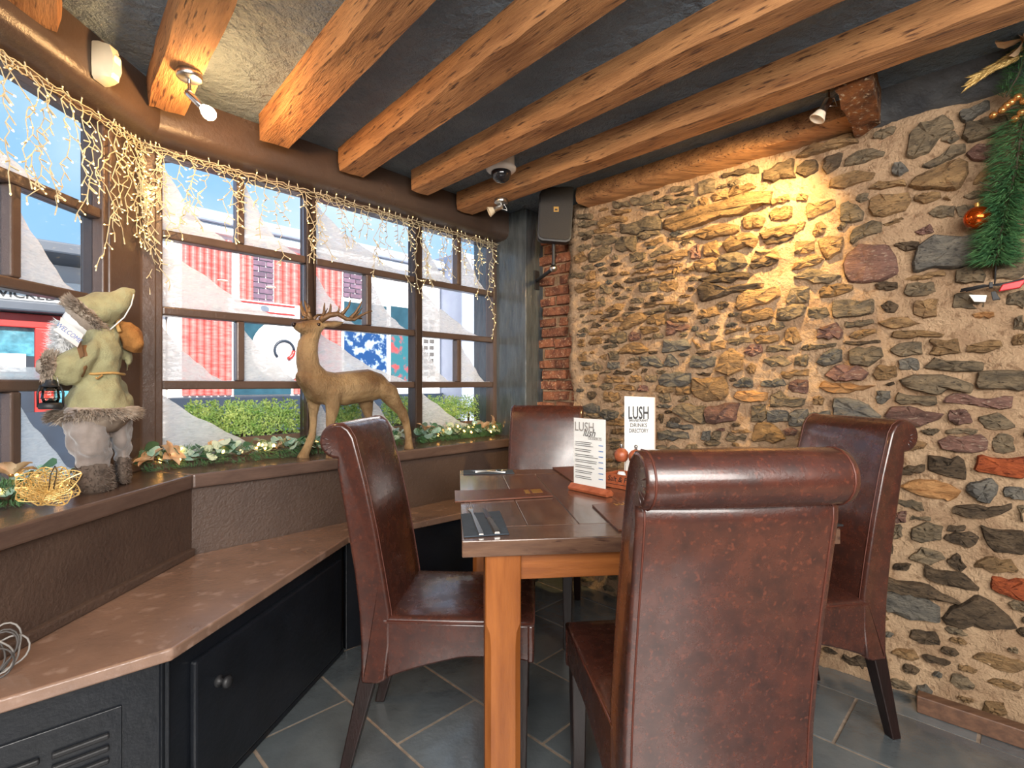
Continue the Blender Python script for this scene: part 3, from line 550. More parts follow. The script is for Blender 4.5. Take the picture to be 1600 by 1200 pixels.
for idx, (c, poly) in enumerate(stones):
    occ |= inside(poly, .006)
    a_ = area(poly); rr = random.Random(idx)
    (cx, cz), rg, cen = stone_rings(poly, rr, min(.034, .012 + a_ * 2.2) * rr.uniform(.75, 1.2))
    mb = MB(); off = (cx, 0, cz); add_stone(mb, rg, cen, off)
    if idx < 296:
        place(mb.mesh('stone', M['stone_' + c], True, 32), 'stone', Matrix.Translation(FW(cx, 0, cz)) @ RW, wall)
# gaps between the traced stones, the low rubble and the part beyond the frame
grow_mb = {k_: MB() for k_ in 'gbds'}
for tries in range(5200):
    if tries > 3500: w, h = rnd.uniform(.03, .07), rnd.uniform(.014, .028)
    else: w, h = rnd.uniform(.05, .2), rnd.uniform(.03, .07)
    s_, z = rnd.uniform(SL + .06, 2.0), rnd.uniform(.03, 2.27)
    if z < .42: w *= .75; h *= .75
    i0, i1 = int((s_ - w / 2 - SL) / cell), int((s_ + w / 2 - SL) / cell) + 1
    j0, j1 = int((z - h / 2) / cell), int((z + h / 2) / cell) + 1
    if tries > 3500 and s_ > .95 and z > .5: continue
    if i0 < 1 or j0 < 1 or i1 >= GW - 1 or j1 >= GH - 1 or occ[i0 - 1:i1 + 1, j0 - 1:j1 + 1].any(): continue
    occ[i0:i1, j0:j1] = True
    poly = [(s_ - w / 2, z - h * rnd.uniform(.1, .45)), (s_ - w * rnd.uniform(.1, .4), z - h / 2), (s_ + w * rnd.uniform(.2, .5), z - h * rnd.uniform(.3, .5)), (s_ + w / 2, z + h * rnd.uniform(-.1, .4)), (s_ + w * rnd.uniform(0, .35), z + h / 2), (s_ - w * rnd.uniform(.25, .48), z + h * rnd.uniform(.2, .5))]
    _, rg, cen = stone_rings(poly[::1], rnd, .014)
    add_stone(grow_mb[rnd.choice('gbbgds')], rg, cen)
for tries in range(4200):                   # rough rubble courses near the floor and tighter packing by the brick
    low = tries < 2400
    w, h = (rnd.uniform(.035, .11), rnd.uniform(.02, .045)) if low else (rnd.uniform(.035, .09), rnd.uniform(.016, .03))
    s_, z = (rnd.uniform(SL + .06, 2.0), rnd.uniform(.02, .46)) if low else (rnd.uniform(SL + .06, .9), rnd.uniform(.4, 2.25))
    i0, i1 = int((s_ - w / 2 - SL) / cell), int((s_ + w / 2 - SL) / cell) + 1
    j0, j1 = int((z - h / 2) / cell), int((z + h / 2) / cell) + 1
    if i0 < 1 or j0 < 1 or i1 >= GW - 1 or j1 >= GH - 1 or occ[i0:i1, j0:j1].any(): continue
    occ[i0:i1, j0:j1] = True
    poly = [(s_ - w / 2, z), (s_ - w * .3, z - h / 2), (s_ + w * rnd.uniform(.2, .4), z - h * .4), (s_ + w / 2, z + h * rnd.uniform(-.1, .3)), (s_ + w * .2, z + h / 2), (s_ - w * .3, z + h * .45)]
    _, rg, cen = stone_rings(poly, rnd, .016)
    add_stone(grow_mb[rnd.choice('gbdgds')], rg, cen)
z = .1
while z < 2.2:                              # coarse courses outside the photograph
    h = rnd.uniform(.07, .15); s_ = 2.02 + rnd.uniform(0, .1)
    while s_ < 5.4:
        w = rnd.uniform(.14, .36)
        poly = [(s_, z + h * .2), (s_ + w * .2, z), (s_ + w * .9, z + .01), (s_ + w, z + h * .6), (s_ + w * .8, z + h), (s_ + w * .1, z + h * .9)]
        _, rg, cen = stone_rings(poly, rnd, .02); add_stone(grow_mb[rnd.choice('gbbgds')], rg, cen); s_ += w + .03
    z += h + .03
for k_, mb in grow_mb.items():
    o = mb.build('small_stone', M['stone_' + k_], None, smooth=True, sharp=32, kind='stuff'); o.matrix_basis = Matrix.Translation(FW.o) @ RW
    o.parent = wall
# brick return left of the stone
bw = MB().fbox(FK, -.62, .2, -.2, -.012, 0, ZC).build('wall_far', M['mortar'], kind=S)
brick_me = [MB() for _ in range(4)]
for t_, mb in enumerate(brick_me):
    rr = random.Random(50 + t_); rs = []
    for d, k_ in ((-.02, 1), (.01, 1), (.022, .88)):
        rs.append([V((x * k_ + rr.uniform(-.006, .006), d + rr.uniform(-.006, .006), zz * k_ + rr.uniform(-.003, .003))) for x, zz in ((-.105, -.031), (-.035, -.032), (.035, -.031), (.105, -.032), (.106, .031), (.03, .032), (-.04, .03), (-.105, .032))])
    mb.rings(rs)
brick_me = [m_.mesh('brick', M['brick'], True, 30) for m_ in brick_me]
for r_ in range(28):
    zc = .34 + r_ * .071
    for j in range(3):
        sc_ = -.47 + j * .222 + (.105 if r_ % 2 else 0) + rnd.uniform(-.012, .012)
        if sc_ > .12: continue
        T = Matrix.Translation(FK(sc_, rnd.uniform(-.02, .022), zc)) @ RW @ Matrix.Rotation(rnd.uniform(-.05, .05), 4, 'Y') @ Matrix.Diagonal((rnd.uniform(.9, 1), 1, rnd.uniform(.85, 1), 1))
        place(rnd.choice(brick_me), 'brick', T, bw)
# ------------------------------------------------------------ window bench
P0, P1, P2 = V((-1.263, .956, 0)), V((-.874, 1.317, 0)), V((-.729, 2.286, 0)); P3 = P2 + V((.746, .665, 0)) * 1.22
bench = thing('window_bench', 'brown topped built-in window bench with black cupboard front below the sill', 'bench', (-1.0, 1.8, 0))
cA = FB(.1424, WB, 0)
topo = [(WA + .003, .95), xy(P0), xy(P1), xy(P2), xy(P3), xy(FB(2.09, WB + .12, 0)), xy(FB(2.09, WB + .003, 0)), xy(cA + V((.004, -.002, 0)))]
MB().prism(topo, .487, .52).build('bench_top', M['bench'], bench, bevel=.009, seg=3)
def front(a, b, name, off=.03, z0=0, z1=.487, t=.03):
    e = (b - a).normalized(); n = V((-e.y, e.x, 0))
    a2, b2 = a + n * off, b + n * off
    return MB().prism([xy(a2), xy(b2), xy(b2 + n * t), xy(a2 + n * t)], z0, z1).build(name, M['benchfront'], bench, bevel=.003)
front(P0 + V((.01, .01, 0)), P1, 'front_panel'); front(P1, P2, 'front_panel'); front(P2, P3, 'front_panel')
e = (P2 - P1).normalized(); n = V((e.y, -e.x, 0))
def onf(u, d, z): return P1 + e * u - n * (.03 - d) + V((0, 0, z))
FP = Frame(xy(P1 - n * .03), xy(e), xy(n))
door = MB().fbox(FP, .09, .93, 0, .022, .035, .435).build('door', M['benchfront'], bench, bevel=.007)
MB().fbox(FP, .0, .98, 0, .008, .0, .022).build('plinth', M['benchfront'], bench, bevel=.003)
kn = FP(.175, .022, .335)
Mk = Matrix.Translation(kn) @ V(FP.n).to_track_quat('Z', 'Y').to_matrix().to_4x4()
MB().lathe([(.016, 0), (.017, .004), (.009, .008), (.008, .018), (.015, .024), (.018, .031), (.014, .038), (.001, .041)], 18, Mk).build('knob', M['black'], door, smooth=True, sharp=60)
e1 = (P1 - P0).normalized(); FQ = Frame(xy(P0 + V((e1.y, -e1.x, 0)) * -.03), xy(e1), (e1.y, -e1.x))
gl = MB().fbox(FQ, .02, .43, 0, .006, .1, .405).build('vent_plate', M['benchfront'], bench, bevel=.002)
for r_ in range(6):
    for c_ in range(3):
        MB().fbox(FQ, .05 + c_ * .125, .155 + c_ * .125, .004, .016, .345 - r_ * .03 - .007, .345 - r_ * .03 + .007).build('slat', M['chrome'] if 0 else M['black'], gl, bevel=.004)
# ============================================================ THINGS
# ------------------------------------------------------------ dining chairs
def chair_profile():
    pts = [(0, .50), (-.020, .62), (-.045, .756), (-.076, .90), (-.100, .99), (-.112, 1.035), (-.128, 1.062), (-.15, 1.077)]
    c, r = (-.168, 1.024), .054
    for a in range(95, 285, 18): pts.append((c[0] + r * math.cos(math.radians(a)), c[1] + r * math.sin(math.radians(a))))
    pts += [(-.166, .962), (-.166, .94), (-.152, .86), (-.134, .756), (-.112, .62), (-.098, .5), (-.092, .40), (-.092, .29), (-.086, .281), (-.036, .281), (-.012, .296), (0, .40)]
    return pts
CW = .408
def make_chair(label, loc, rz):
    t = thing('dining_chair', label, 'chair', (loc[0], loc[1], 0), rz, 'scroll back leather dining chairs')
    lt = M['leather']; pf = chair_profile(); n = len(pf)
    def loop(x, inset):
        out = []
        for i in range(n):
            (y0, z0), (y1, z1) = pf[i - 1], pf[(i + 1) % n]; ty, tz = y1 - y0, z1 - z0; l = math.hypot(ty, tz) + 1e-9
            out.append(V((x, pf[i][0] + (-tz / l) * inset, pf[i][1] + (ty / l) * inset)))
        return out
    # orientation of the loop decides which way is inwards
    A2 = sum(pf[i - 1][0] * pf[i][1] - pf[i][0] * pf[i - 1][1] for i in range(n)); sg = 1 if A2 > 0 else -1
    w = CW / 2; rs = []
    for x, ins in ((-w + .001, .011), (-w, .007), (-w + .004, .002), (-w + .014, 0), (-w * .5, -.001), (0, -.002), (w * .5, -.001), (w - .014, 0), (w - .004, .002), (w, .007), (w - .001, .011)):
        rs.append(loop(x, ins * sg))
    bk = MB().rings(rs).build('backrest', lt, t, smooth=True, sharp=60, world=False)
    for sx in (-1, 1):                      # raised seam along both edges of the backrest
        path = [V((sx * (w - .016), y, z)) for y, z in pf]
        MB().tube(path, .0022, 5, close=True).build('seam', M['seam'], bk, smooth=True, world=False)
        # gathered folds on the end of the scroll
        mb = MB()
        for k in range(4):
            a = math.radians(165 + k * 26); c = V((sx * (w - .001), -.166, 1.022))
            d = V((0, math.cos(a), math.sin(a))); mb.tube([c + d * .02, c + d * .036, c + d * .048], [.0006, .0022, .001], 6)
        mb.build('pleats', lt, bk, smooth=True, world=False, kind='stuff')
    # seat cushion with a slight crown
    yb, yf = -.02, .44; mb = MB(); rs = []
    for z, ins in ((.470, 0), (.479, .001), (.485, .006), (.4895, .018), (.493, .07), (.494, .13)):
        r = []
        x0, x1, y0, y1 = -w + ins, w - ins, yb, yf - ins
        m = 7
        for i in range(m): r.append(V((x0 + (x1 - x0) * i / m, y0, z)))
        for i in range(m): r.append(V((x1, y0 + (y1 - y0) * i / m, z)))
        for i in range(m): r.append(V((x1 + (x0 - x1) * i / m, y1, z)))
        for i in range(m): r.append(V((x0, y1 + (y0 - y1) * i / m, z)))
        rs.append(r)
    seat = mb.rings(rs).build('seat', lt, t, smooth=True, sharp=70, world=False)
    for sx in (-1, 1): MB().tube([(sx * (w - .002), -.01, .477), (sx * (w - .002), yf - .01, .477)], .003, 6).build('seam', M['seam'], seat, smooth=True, world=False)
    MB().tube([(-w + .004, yf - .002, .477), (w - .004, yf - .002, .477)], .003, 6).build('seam', M['seam'], seat, smooth=True, world=False)
    # skirt with arched lower edge: two sides and a front
    ys = [(-.012 + .45 * i / 14) for i in range(15)]
    def zl(y): u = (y + .03) / .468; return .285 + .085 * min(1, u / .55) ** .7 - (.012 * max(0, (u - .8) / .2) ** 2)
    for sx in (-1, 1):
        poly = [V((sx * (w - .002), y, zl(y))) for y in ys] + [V((sx * (w - .002), yf, .473)), V((sx * (w - .002), -.012, .473))]
        MB().slab(poly, (-sx * .022, 0, 0)).build('skirt', lt, t, bevel=.007, smooth=True, sharp=40, world=False)
    poly = [V((-w + (2 * w) * i / 12, yf, .358 + .022 * math.sin(math.pi * i / 12))) for i in range(13)] + [V((w, yf, .473)), V((-w, yf, .473))]
    MB().slab(poly, (0, -.022, 0)).build('skirt', lt, t, bevel=.007, smooth=True, sharp=40, world=False)
    MB().box(-w + .02, w - .02, .0, yf - .02, .39, .472).build('seat_frame', M['leg'], t, world=False)
    for sx in (-1, 1):
        cx = sx * (w - .03)
        MB().hexa([(cx - .017, yf - .058, 0), (cx + .017, yf - .058, 0), (cx + .017, yf - .024, 0), (cx - .017, yf - .024, 0), (cx - .024, yf - .064, .46), (cx + .024, yf - .064, .46), (cx + .024, yf - .016, .46), (cx - .024, yf - .016, .46)]).build('leg', M['leg'], t, bevel=.004, world=False)
        MB().hexa([(cx - .017, -.165, 0), (cx + .017, -.165, 0), (cx + .017, -.13, 0), (cx - .017, -.13, 0), (cx - .024, -.088, .34), (cx + .024, -.088, .34), (cx + .024, -.034, .34), (cx - .024, -.034, .34)]).build('leg', M['leg'], t, bevel=.004, world=False)
    return t
def chair_at(label, rear, face_deg):        # rear: middle of the seat's rear edge; face_deg: heading of the sitter
    return make_chair(label, rear, math.radians(face_deg - 90))
chair_at('brown leather scroll back chair in front of the window bench, fork and knife side', (-.362, 1.765), -3)
chair_at('brown leather chair behind the table beside the charcoal post, its seat back facing us', (.165, 2.745), 258)
chair_at('large brown leather chair in front, its mottled back turned to the camera', (.412, 1.128), 96.5)
chair_at('brown leather chair against the stone wall, side of its scroll facing us', (1.118, 1.885), 191)

# ------------------------------------------------------------ table
TZ = .77; ta = math.radians(6.2)
TO = V((-.137, 1.40, 0)); TX = V((math.cos(ta), math.sin(ta), 0)); TY = V((-math.sin(ta), math.cos(ta), 0)); TWd, TDp = 1.12, 1.15
table = thing('dining_table', 'square dark topped dining table with honey pine legs', 'table', TO + (TX * TWd + TY * TDp) / 2, ta)
MT = Matrix(((TX.x, TY.x, 0, TO.x), (TX.y, TY.y, 0, TO.y), (0, 0, 1, 0), (0, 0, 0, 1)))
def tpart(name, mb, mat, **kw):
    o = mb.build(name, mat, None, **kw); o.parent = table; o.matrix_parent_inverse = WM(table).inverted(); o.matrix_basis = MT; return o
plank_w = (TDp - .0) / 6
ys = [0, .14, .375, .575, .775, 1.01, 1.15]
for y0, y1 in ((0, .135), (TDp - .135, TDp)):       # breadboard ends, then boards running away from the lens
    tpart('plank', MB().box(0, TWd, y0, y1, TZ - .046, TZ), M['top'], bevel=.003)
xs_ = [0, .20, .36, .57, .75, .95, TWd]
for k in range(6):
    tpart('plank', MB().box(xs_[k] + (.0006 if k else 0), xs_[k + 1] - (.0006 if k < 5 else 0), .1358, TDp - .1358, TZ - .046, TZ - rnd.uniform(0, .0008)), M['top_y'], bevel=.0022)
for cx in (.115, TWd - .115):
    for cy in (.066, TDp - .066):
        h = .05; c = .016; mb = MB()
        def sq(z, ch): return [V((cx + a * h, cy + b * h, z)) for a, b in ((-1, -1 + ch / h), (-1 + ch / h, -1), (1 - ch / h, -1), (1, -1 + ch / h), (1, 1 - ch / h), (1 - ch / h, 1), (-1 + ch / h, 1), (-1, 1 - ch / h))]
        mb.rings([sq(0, c), sq(.47, c), sq(.505, c * .8), sq(.53, .003), sq(TZ - .046, .003)])
        tpart('leg', mb, M['pine'], smooth=True, sharp=30)
for (x0, x1, y0, y1) in ((.165, TWd - .165, .035, .06), (.165, TWd - .165, TDp - .06, TDp - .035), (.085, .11, .14, TDp - .14), (TWd - .11, TWd - .085, .14, TDp - .14)):
    tpart('apron', MB().box(x0, x1, y0, y1, .645, TZ - .046), M['pine_h'], bevel=.003)
def T(px, py, dz=0): return H(px, py, TZ + dz)

# ------------------------------------------------------------ on the table
def flat(name, label, cat, corners, th, mat, group=None, lift=0, bevel=.0008):
    pts = [T(*c) for c in corners]; c = sum(pts, V()) / 4
    t = thing(name, label, cat, c, 0, group)
    MB().slab([p + V((0, 0, .0008 + lift)) for p in pts], (0, 0, th)).build('cover' if 'menu' in name else 'cloth', mat, t, bevel=bevel)
    return t, pts
mn, mp_ = flat('menu_folder', 'flat brown leather menu hanging over the left edge of the table', 'menu', [(711, 786), (864, 777), (846, 765), (710, 769)], .006, M['folder'], 'brown leather menus')
u, v = (mp_[1] - mp_[0]).normalized(), (mp_[3] - mp_[0]).normalized()
pc = T(835, 770) + V((0, 0, .0072))
MB().slab([pc - u * .012 - v * .03, pc + u * .03 - v * .03, pc + u * .03 + v * .03, pc - u * .012 + v * .03], (0, 0, .0006)).build('gold_badge', M['gold'], mn)
MB().slab([pc - u * .04 - v * .03, pc - u * .022 - v * .03, pc - u * .022 + v * .03, pc - u * .04 + v * .03], (0, 0, .0006)).build('gold_badge', M['gold'], mn)
flat('menu_folder', 'flat brown leather menu lying behind the menu stand', 'menu', [(893, 753), (990, 749), (925, 729), (863, 732)], .006, M['folder'], 'brown leather menus')
mn, mp_ = flat('menu_folder', 'flat brown leather menu with gold letters half hidden by the front chair', 'menu', [(966, 831), (1130, 822), (1072, 776), (925, 791)], .006, M['folder'], 'brown leather menus')
u, v = (mp_[1] - mp_[0]).normalized(), (mp_[3] - mp_[0]).normalized()
text('LUSH', .036, M['gold'], mn, T(977, 790) + V((0, 0, .0075)), u, v)
flat('menu_folder', 'black edged menu at the right end of the table by the stone wall chair', 'menu', [(1230, 828), (1318, 823), (1280, 812), (1200, 816)], .006, M['black'], 'brown leather menus')
def cutlery(nap, fork, knife, lab, lift=0.004):
    t, pts = flat('napkin', 'folded dark napkin under the cutlery ' + lab, 'napkin', nap, .004, M['napkin'], 'folded napkins', bevel=.002)
    z = V((0, 0, .0008 + .004 + .001))
    a, b = T(*fork[0]) + z, T(*fork[1]) + z; d = (b - a); L = d.length; d.normalize(); s_ = V((-d.y, d.x, 0))
    f = thing('fork', 'steel fork on the napkin ' + lab, 'fork', a, 0, 'table cutlery'); mb = MB()
    for k in range(4):
        o_ = s_ * (k - 1.5) * .0065; mb.tube([a + o_ + V((0, 0, .002)), a + o_ + d * L * .12 + V((0, 0, .001)), a + o_ * .95 + d * L * .27 + V((0, 0, .002))], [.0006, .0014, .0018], 6)
    mb.build('tines', M['steel'], f, smooth=True, kind='stuff')
    mb = MB(); rs = []
    for u_, w_, h_ in ((.25, .0115, .003), (.31, .0105, .003), (.36, .005, .003), (.45, .0042, .003), (.52, .006, .004), (.97, .0085, .0045), (1, .007, .004)):
        c = a + d * L * u_; rs.append([c + s_ * w_, c + s_ * w_ * .8 + V((0, 0, h_)), c - s_ * w_ * .8 + V((0, 0, h_)), c - s_ * w_])
    mb.rings(rs).build('handle', M['steel'], f, smooth=True, sharp=50)
    a, b = T(*knife[0]) + z, T(*knife[1]) + z; d = (b - a); L = d.length; d.normalize(); s_ = V((-d.y, d.x, 0))
    kf = thing('table_knife', 'steel knife on the napkin ' + lab, 'knife', a, 0, 'table cutlery'); rs = []
    for u_, l_, r_, h_ in ((0, .001, .002, .001), (.06, .009, .006, .0012), (.3, .0105, .0085, .0015), (.42, .0105, .009, .002), (.46, .004, .006, .002)):
        c = a + d * L * u_; rs.append([c + s_ * l_, c + s_ * l_ * .9 + V((0, 0, h_)), c - s_ * r_ * .9 + V((0, 0, h_)), c - s_ * r_])
    MB().rings(rs).build('blade', M['chrome'], kf, smooth=True, sharp=50); rs = []
    for u_, w_, h_ in ((.45, .006, .004), (.55, .008, .007), (.97, .0105, .008), (1, .008, .006)):
        c = a + d * L * u_; rs.append([c + s_ * w_, c + s_ * w_ * .7 + V((0, 0, h_)), c - s_ * w_ * .7 + V((0, 0, h_)), c - s_ * w_])
    MB().rings(rs).build('handle', M['steel'], kf, smooth=True, sharp=50)
cutlery([(725, 841), (796, 836), (781, 800), (720, 805)], [(731, 788), (752, 839)], [(755, 797), (777, 837)], 'at the near corner of the table')
cutlery([(724, 742), (804, 741), (800, 734), (724, 736)], [(736, 738), (790, 740)], [(800, 735), (742, 740)], 'at the far corner of the table by the bench')
# menu stand
ms = thing('menu_stand', 'clear menu stand with printed dessert menu in a reddish wooden block', 'menu stand', T(918, 768))
a, b = T(888, 765), T(948, 778); d = (b - a).normalized(); n_ = V((d.y, -d.x, 0)); n_ = n_ if n_.y < 0 else -n_
Lb = (b - a).length
def sp(u, w, z): return a + d * u - n_ * w + V((0, 0, z))
mb = MB(); rs = []
for u in (0, Lb): rs.append([sp(u, 0, .001), sp(u, -.004, .012), sp(u, .014, .028), sp(u, .024, .028), sp(u, .042, .012), sp(u, .038, .001)])
mb.rings(rs).build('block', M['mahog'], ms, bevel=.0015)
u0, u1, zt = .012, Lb - .018, .295
MB().slab([sp(u0, .015, .024), sp(u1, .015, .024), sp(u1, .015, zt), sp(u0, .015, zt)], -n_ * .0065).build('holder', M['acrylic'], ms)
MB().slab([sp(u0 + .002, .0175, .026), sp(u1 - .002, .0175, .026), sp(u1 - .002, .0175, zt - .002), sp(u0 + .002, .0175, zt - .002)], -n_ * .001).build('sheet', M['paper'], ms)
W_ = u1 - u0; up = V((0, 0, 1))
def tx(s_, size, mat, u, z, **k): text(s_, size, mat, ms, sp(u0 + W_ * u, .0148, z), d, up, **k)
tx('LUSH', .052, M['ink2'], .36, .258, squeeze=.85); tx('lush', .044, M['ink'], .5, .236, shear=.4, squeeze=.9); tx('DESSERTS', .016, M['ink2'], .68, .216)
rr = random.Random(4); mb = MB(); mb2 = MB()
for k in range(21):
    z = .197 - k * .0072
    if k in (3, 6, 9, 12, 15, 18): continue
    w = rr.uniform(.45, .72); mb.slab([sp(u0 + W_ * .08, .0146, z), sp(u0 + W_ * (.08 + w), .0146, z), sp(u0 + W_ * (.08 + w), .0146, z + .0022), sp(u0 + W_ * .08, .0146, z + .0022)], n_ * .0003)
    if k % 3 == 1: mb2.slab([sp(u0 + W_ * .8, .0146, z), sp(u0 + W_ * .93, .0146, z), sp(u0 + W_ * .93, .0146, z + .003), sp(u0 + W_ * .8, .0146, z + .003)], n_ * .0003)
mb.build('print_lines', M['ink'], ms, kind='stuff'); mb2.build('print_prices', M['ink3'], ms, kind='stuff')
# caddy, mills, drinks directory
ca, cb = T(944, 760), T(1046, 778)
d = (cb - ca).normalized(); n_ = V((-d.y, d.x, 0)); L = .2
cd = thing('condiment_caddy', 'reddish wooden caddy lettered for salt and pepper', 'caddy', ca + d * L / 2 + n_ * .045)
def cp(u, w, z): return ca + d * u + n_ * w + V((0, 0, TZ - TZ + z))
def cbx(name, u0, u1, w0, w1, z0, z1, mat, par): return MB().hexa([cp(u0, w0, z0), cp(u1, w0, z0), cp(u1, w1, z0), cp(u0, w1, z0), cp(u0, w0, z1), cp(u1, w0, z1), cp(u1, w1, z1), cp(u0, w1, z1)]).build(name, mat, par, bevel=.001)
cbx('base', 0, L, 0, .11, .001, .008, M['mahog'], cd); cbx('side', 0, L, 0, .008, .008, .058, M['mahog'], cd); cbx('side', 0, L, .102, .11, .008, .058, M['mahog'], cd)
cbx('end', 0, .008, .008, .102, .008, .058, M['mahog'], cd); cbx('end', L - .008, L, .008, .102, .008, .058, M['mahog'], cd)
text('Salt & Pepper', .03, M['black'], cd, cp(L / 2, -.0006, .038), d, up, shear=.2)
MB().hexa([cp(.012, -.0008, .016), cp(L - .012, -.0008, .016), cp(L - .012, 0, .016), cp(.012, 0, .016), cp(.012, -.0008, .018), cp(L - .012, -.0008, .018), cp(L - .012, 0, .018), cp(.012, 0, .018)]).build('engraved_line', M['black'], cd)
def mill(u, lab, fill):
    c = cp(u, .045, .0085); m = thing('salt_mill' if fill == 'salt' else 'pepper_mill', lab, 'mill', c, 0, 'table mills'); TM = Matrix.Translation(c)
    MB().lathe([(.021, 0), (.024, .004), (.024, .012), (.019, .05), (.017, .09), (.019, .092), (.019, .098), (.001, .098)], 20, TM).build('body', M['acrylic'], m, smooth=True, sharp=50)
    MB().lathe([(.001, .006), (.020, .006), (.0175, .045), (.013, .055), (.001, .057)], 18, TM).build('salt' if fill == 'salt' else 'peppercorns', M['salt'] if fill == 'salt' else M['black'], m, smooth=True, sharp=50)
    MB().lathe([(.001, .098), (.02, .099), (.027, .108), (.0305, .122), (.028, .137), (.018, .149), (.006, .154), (.001, .154)], 22, TM).build('wooden_head', M['mahog'], m, smooth=True, sharp=60)
    MB().lathe([(.001, .152), (.006, .153), (.005, .16), (.008, .166), (.005, .172), (.001, .173)], 14, TM).build('knob', M['chrome'], m, smooth=True, sharp=60)
mill(.055, 'salt mill with round reddish wooden head standing in the caddy', 'salt')
mill(.125, 'pepper mill mostly hidden behind the scroll of the front chair', 'pepper')
dd = thing('drinks_directory', 'tall white drinks directory booklet standing behind the mills', 'menu', cp(.08, .085, .01))
yb_ = 2.28; q0, q1 = P(975.5, 619, yb_), P(1022, 621, yb_ - .01); zb = TZ + .0095
dn = V((0, 1, 0)); w_ = q1 - q0; w_.z = 0
pts = [V((q0.x, q0.y, zb)), V((q1.x, q1.y, zb)), V((q1.x, q1.y, q1.z)), V((q0.x, q0.y, q0.z))]
MB().slab(pts, (.012, .022, 0)).build('booklet', M['paper'], dd, bevel=.0012)
MB().slab([p + V((.012, .0222, 0)) for p in pts], (.002, .003, 0)).build('back_board', M['mahog'], dd)
cx_ = (q0 + q1) / 2 + V((0, -.0012, 0))
for s_, sz, z, mt, sq in (('LUSH', .078, 646, 'black', .5), ('BAR & RESTAURANT', .0135, 657, 'black', .66), ('DRINKS', .024, 664.5, 'ink', .9), ('DIRECTORY', .025, 673, 'ink', .62)):
    text(s_, sz, M[mt], dd, (cx_.x - .003, cx_.y, CAMZ + (600 - z) / FPX * yb_), w_, up, squeeze=sq, bold=.0016 if sz > .07 else .0004)

# ------------------------------------------------------------ lamps, camera, loudspeaker, sensor
def M3(z, c):                                # a frame whose Z looks along z
    return Matrix.Translation(c) @ V(z).to_track_quat('Z', 'Y').to_matrix().to_4x4()
def spot(label, base, head_dir, stem=.04, lit=False, big=1):
    t = thing('ceiling_spotlight', label, 'spotlight', base, 0, 'ceiling spotlights')
    dn = M3((0, 0, -1), base)
    MB().lathe([(.001, 0), (.038 * big, 0), (.04 * big, .004), (.04 * big, .02), (.036 * big, .024), (.001, .025)], 24, dn).build('base', M['steel'], t, smooth=True, sharp=50)
    j = V(base) + V((0, 0, -.025 - stem)); MB().tube([V(base) + V((0, 0, -.02)), j], .006, 10).build('stem', M['chrome'], t, smooth=True, sharp=60)
    h = V(head_dir).normalized(); m = M3(h, j - h * .012)
    if lit:
        MB().lathe([(.001, -.004), (.011, 0), (.0125, .01), (.0125, .062), (.011, .066), (.001, .066)], 18, m).build('lamp_holder', M['chrome'], t, smooth=True, sharp=60)
        MB().lathe([(.010, .064), (.013, .07), (.02, .082), (.0225, .094), (.02, .107), (.012, .115), (.001, .118)], 18, m).build('bulb', M['bulb'], t, smooth=True)
    else:
        MB().lathe([(.001, 0), (.012, .003), (.015, .01), (.015, .05), (.018, .056), (.0185, .06)], 18, m).build('lamp_holder', M['steel'], t, smooth=True, sharp=60)
        MB().lathe([(.017, .056), (.024, .075), (.029, .086), (.029, .09), (.026, .09), (.02, .075), (.001, .062)], 20, m).build('shade', M['cream'] if big == 1 else M['bulb_off'], t, smooth=True, sharp=60)
        MB().tube([j, j + V((.02, -.004, .012)), j + V((.035, 0, -.02)), j + h * .02], .0022, 6).build('cable', M['steel'], t, smooth=True)
    return t
M['bulb_off'] = pm('frosted_reflector', (244, 226, 200), None, 5, .5)
b1 = H(296, 112, 2.27); spot('ceiling spotlight with glowing bare bulb on the wormholed beam', (b1.x, b1.y, 2.268), (.75, .2, -.75), .05, True)
b2 = H(783, 311, 2.27); spot('small unlit ceiling spotlight below the dome camera', (b2.x, b2.y, 2.268), (-.9, -.1, -.42), .018)
sp_ = spot('ceiling spotlight aimed at the stone wall beside the timber stub', (1.235, 2.0, ZC), (-.42, .1, -.72), .05, big=1.001)
dcx = H(783, 262, ZC - .055)
dc = thing('dome_camera', 'white dome security camera between two oak beams', 'camera', (dcx.x, dcx.y, ZC))
dn = M3((0, 0, -1), (dcx.x, dcx.y, ZC))
MB().lathe([(.001, 0), (.07, 0), (.07, .052), (.078, .056), (.078, .066), (.07, .074), (.05, .079), (.001, .079)], 28, dn).build('housing', M['white'], dc, smooth=True, sharp=50)
MB().lathe([(.052, .076), (.053, .082), (.05, .1), (.04, .118), (.022, .13), (.001, .134)], 26, dn).build('dome', M['domeglass'], dc, smooth=True)
for k in range(3):
    a_ = 2.1 * k + .6; MB().ball((dcx.x + .066 * math.cos(a_), dcx.y + .066 * math.sin(a_), ZC - .071), .004, 8, 5).build('screw', M['steel'], dc, smooth=True)
pr = thing('motion_sensor', 'cream wedge shaped motion sensor on the brown header timber', 'sensor', FA(.32, .155, 2.29))
rs = []
for z, w0, dp in ((2.225, .024, .03), (2.235, .032, .05), (2.27, .034, .062), (2.31, .034, .06), (2.345, .033, .048), (2.352, .028, .03)):
    c = FA(.36, .15, z); e_, n_ = FA.e, FA.n
    rs.append([c - e_ * w0, c - e_ * w0 * .95 + n_ * dp * .55, c - e_ * w0 * .55 + n_ * dp, c + e_ * w0 * .55 + n_ * dp, c + e_ * w0 * .95 + n_ * dp * .55, c + e_ * w0])
MB().rings(rs).build('housing', M['cream'], pr, smooth=True, sharp=40)
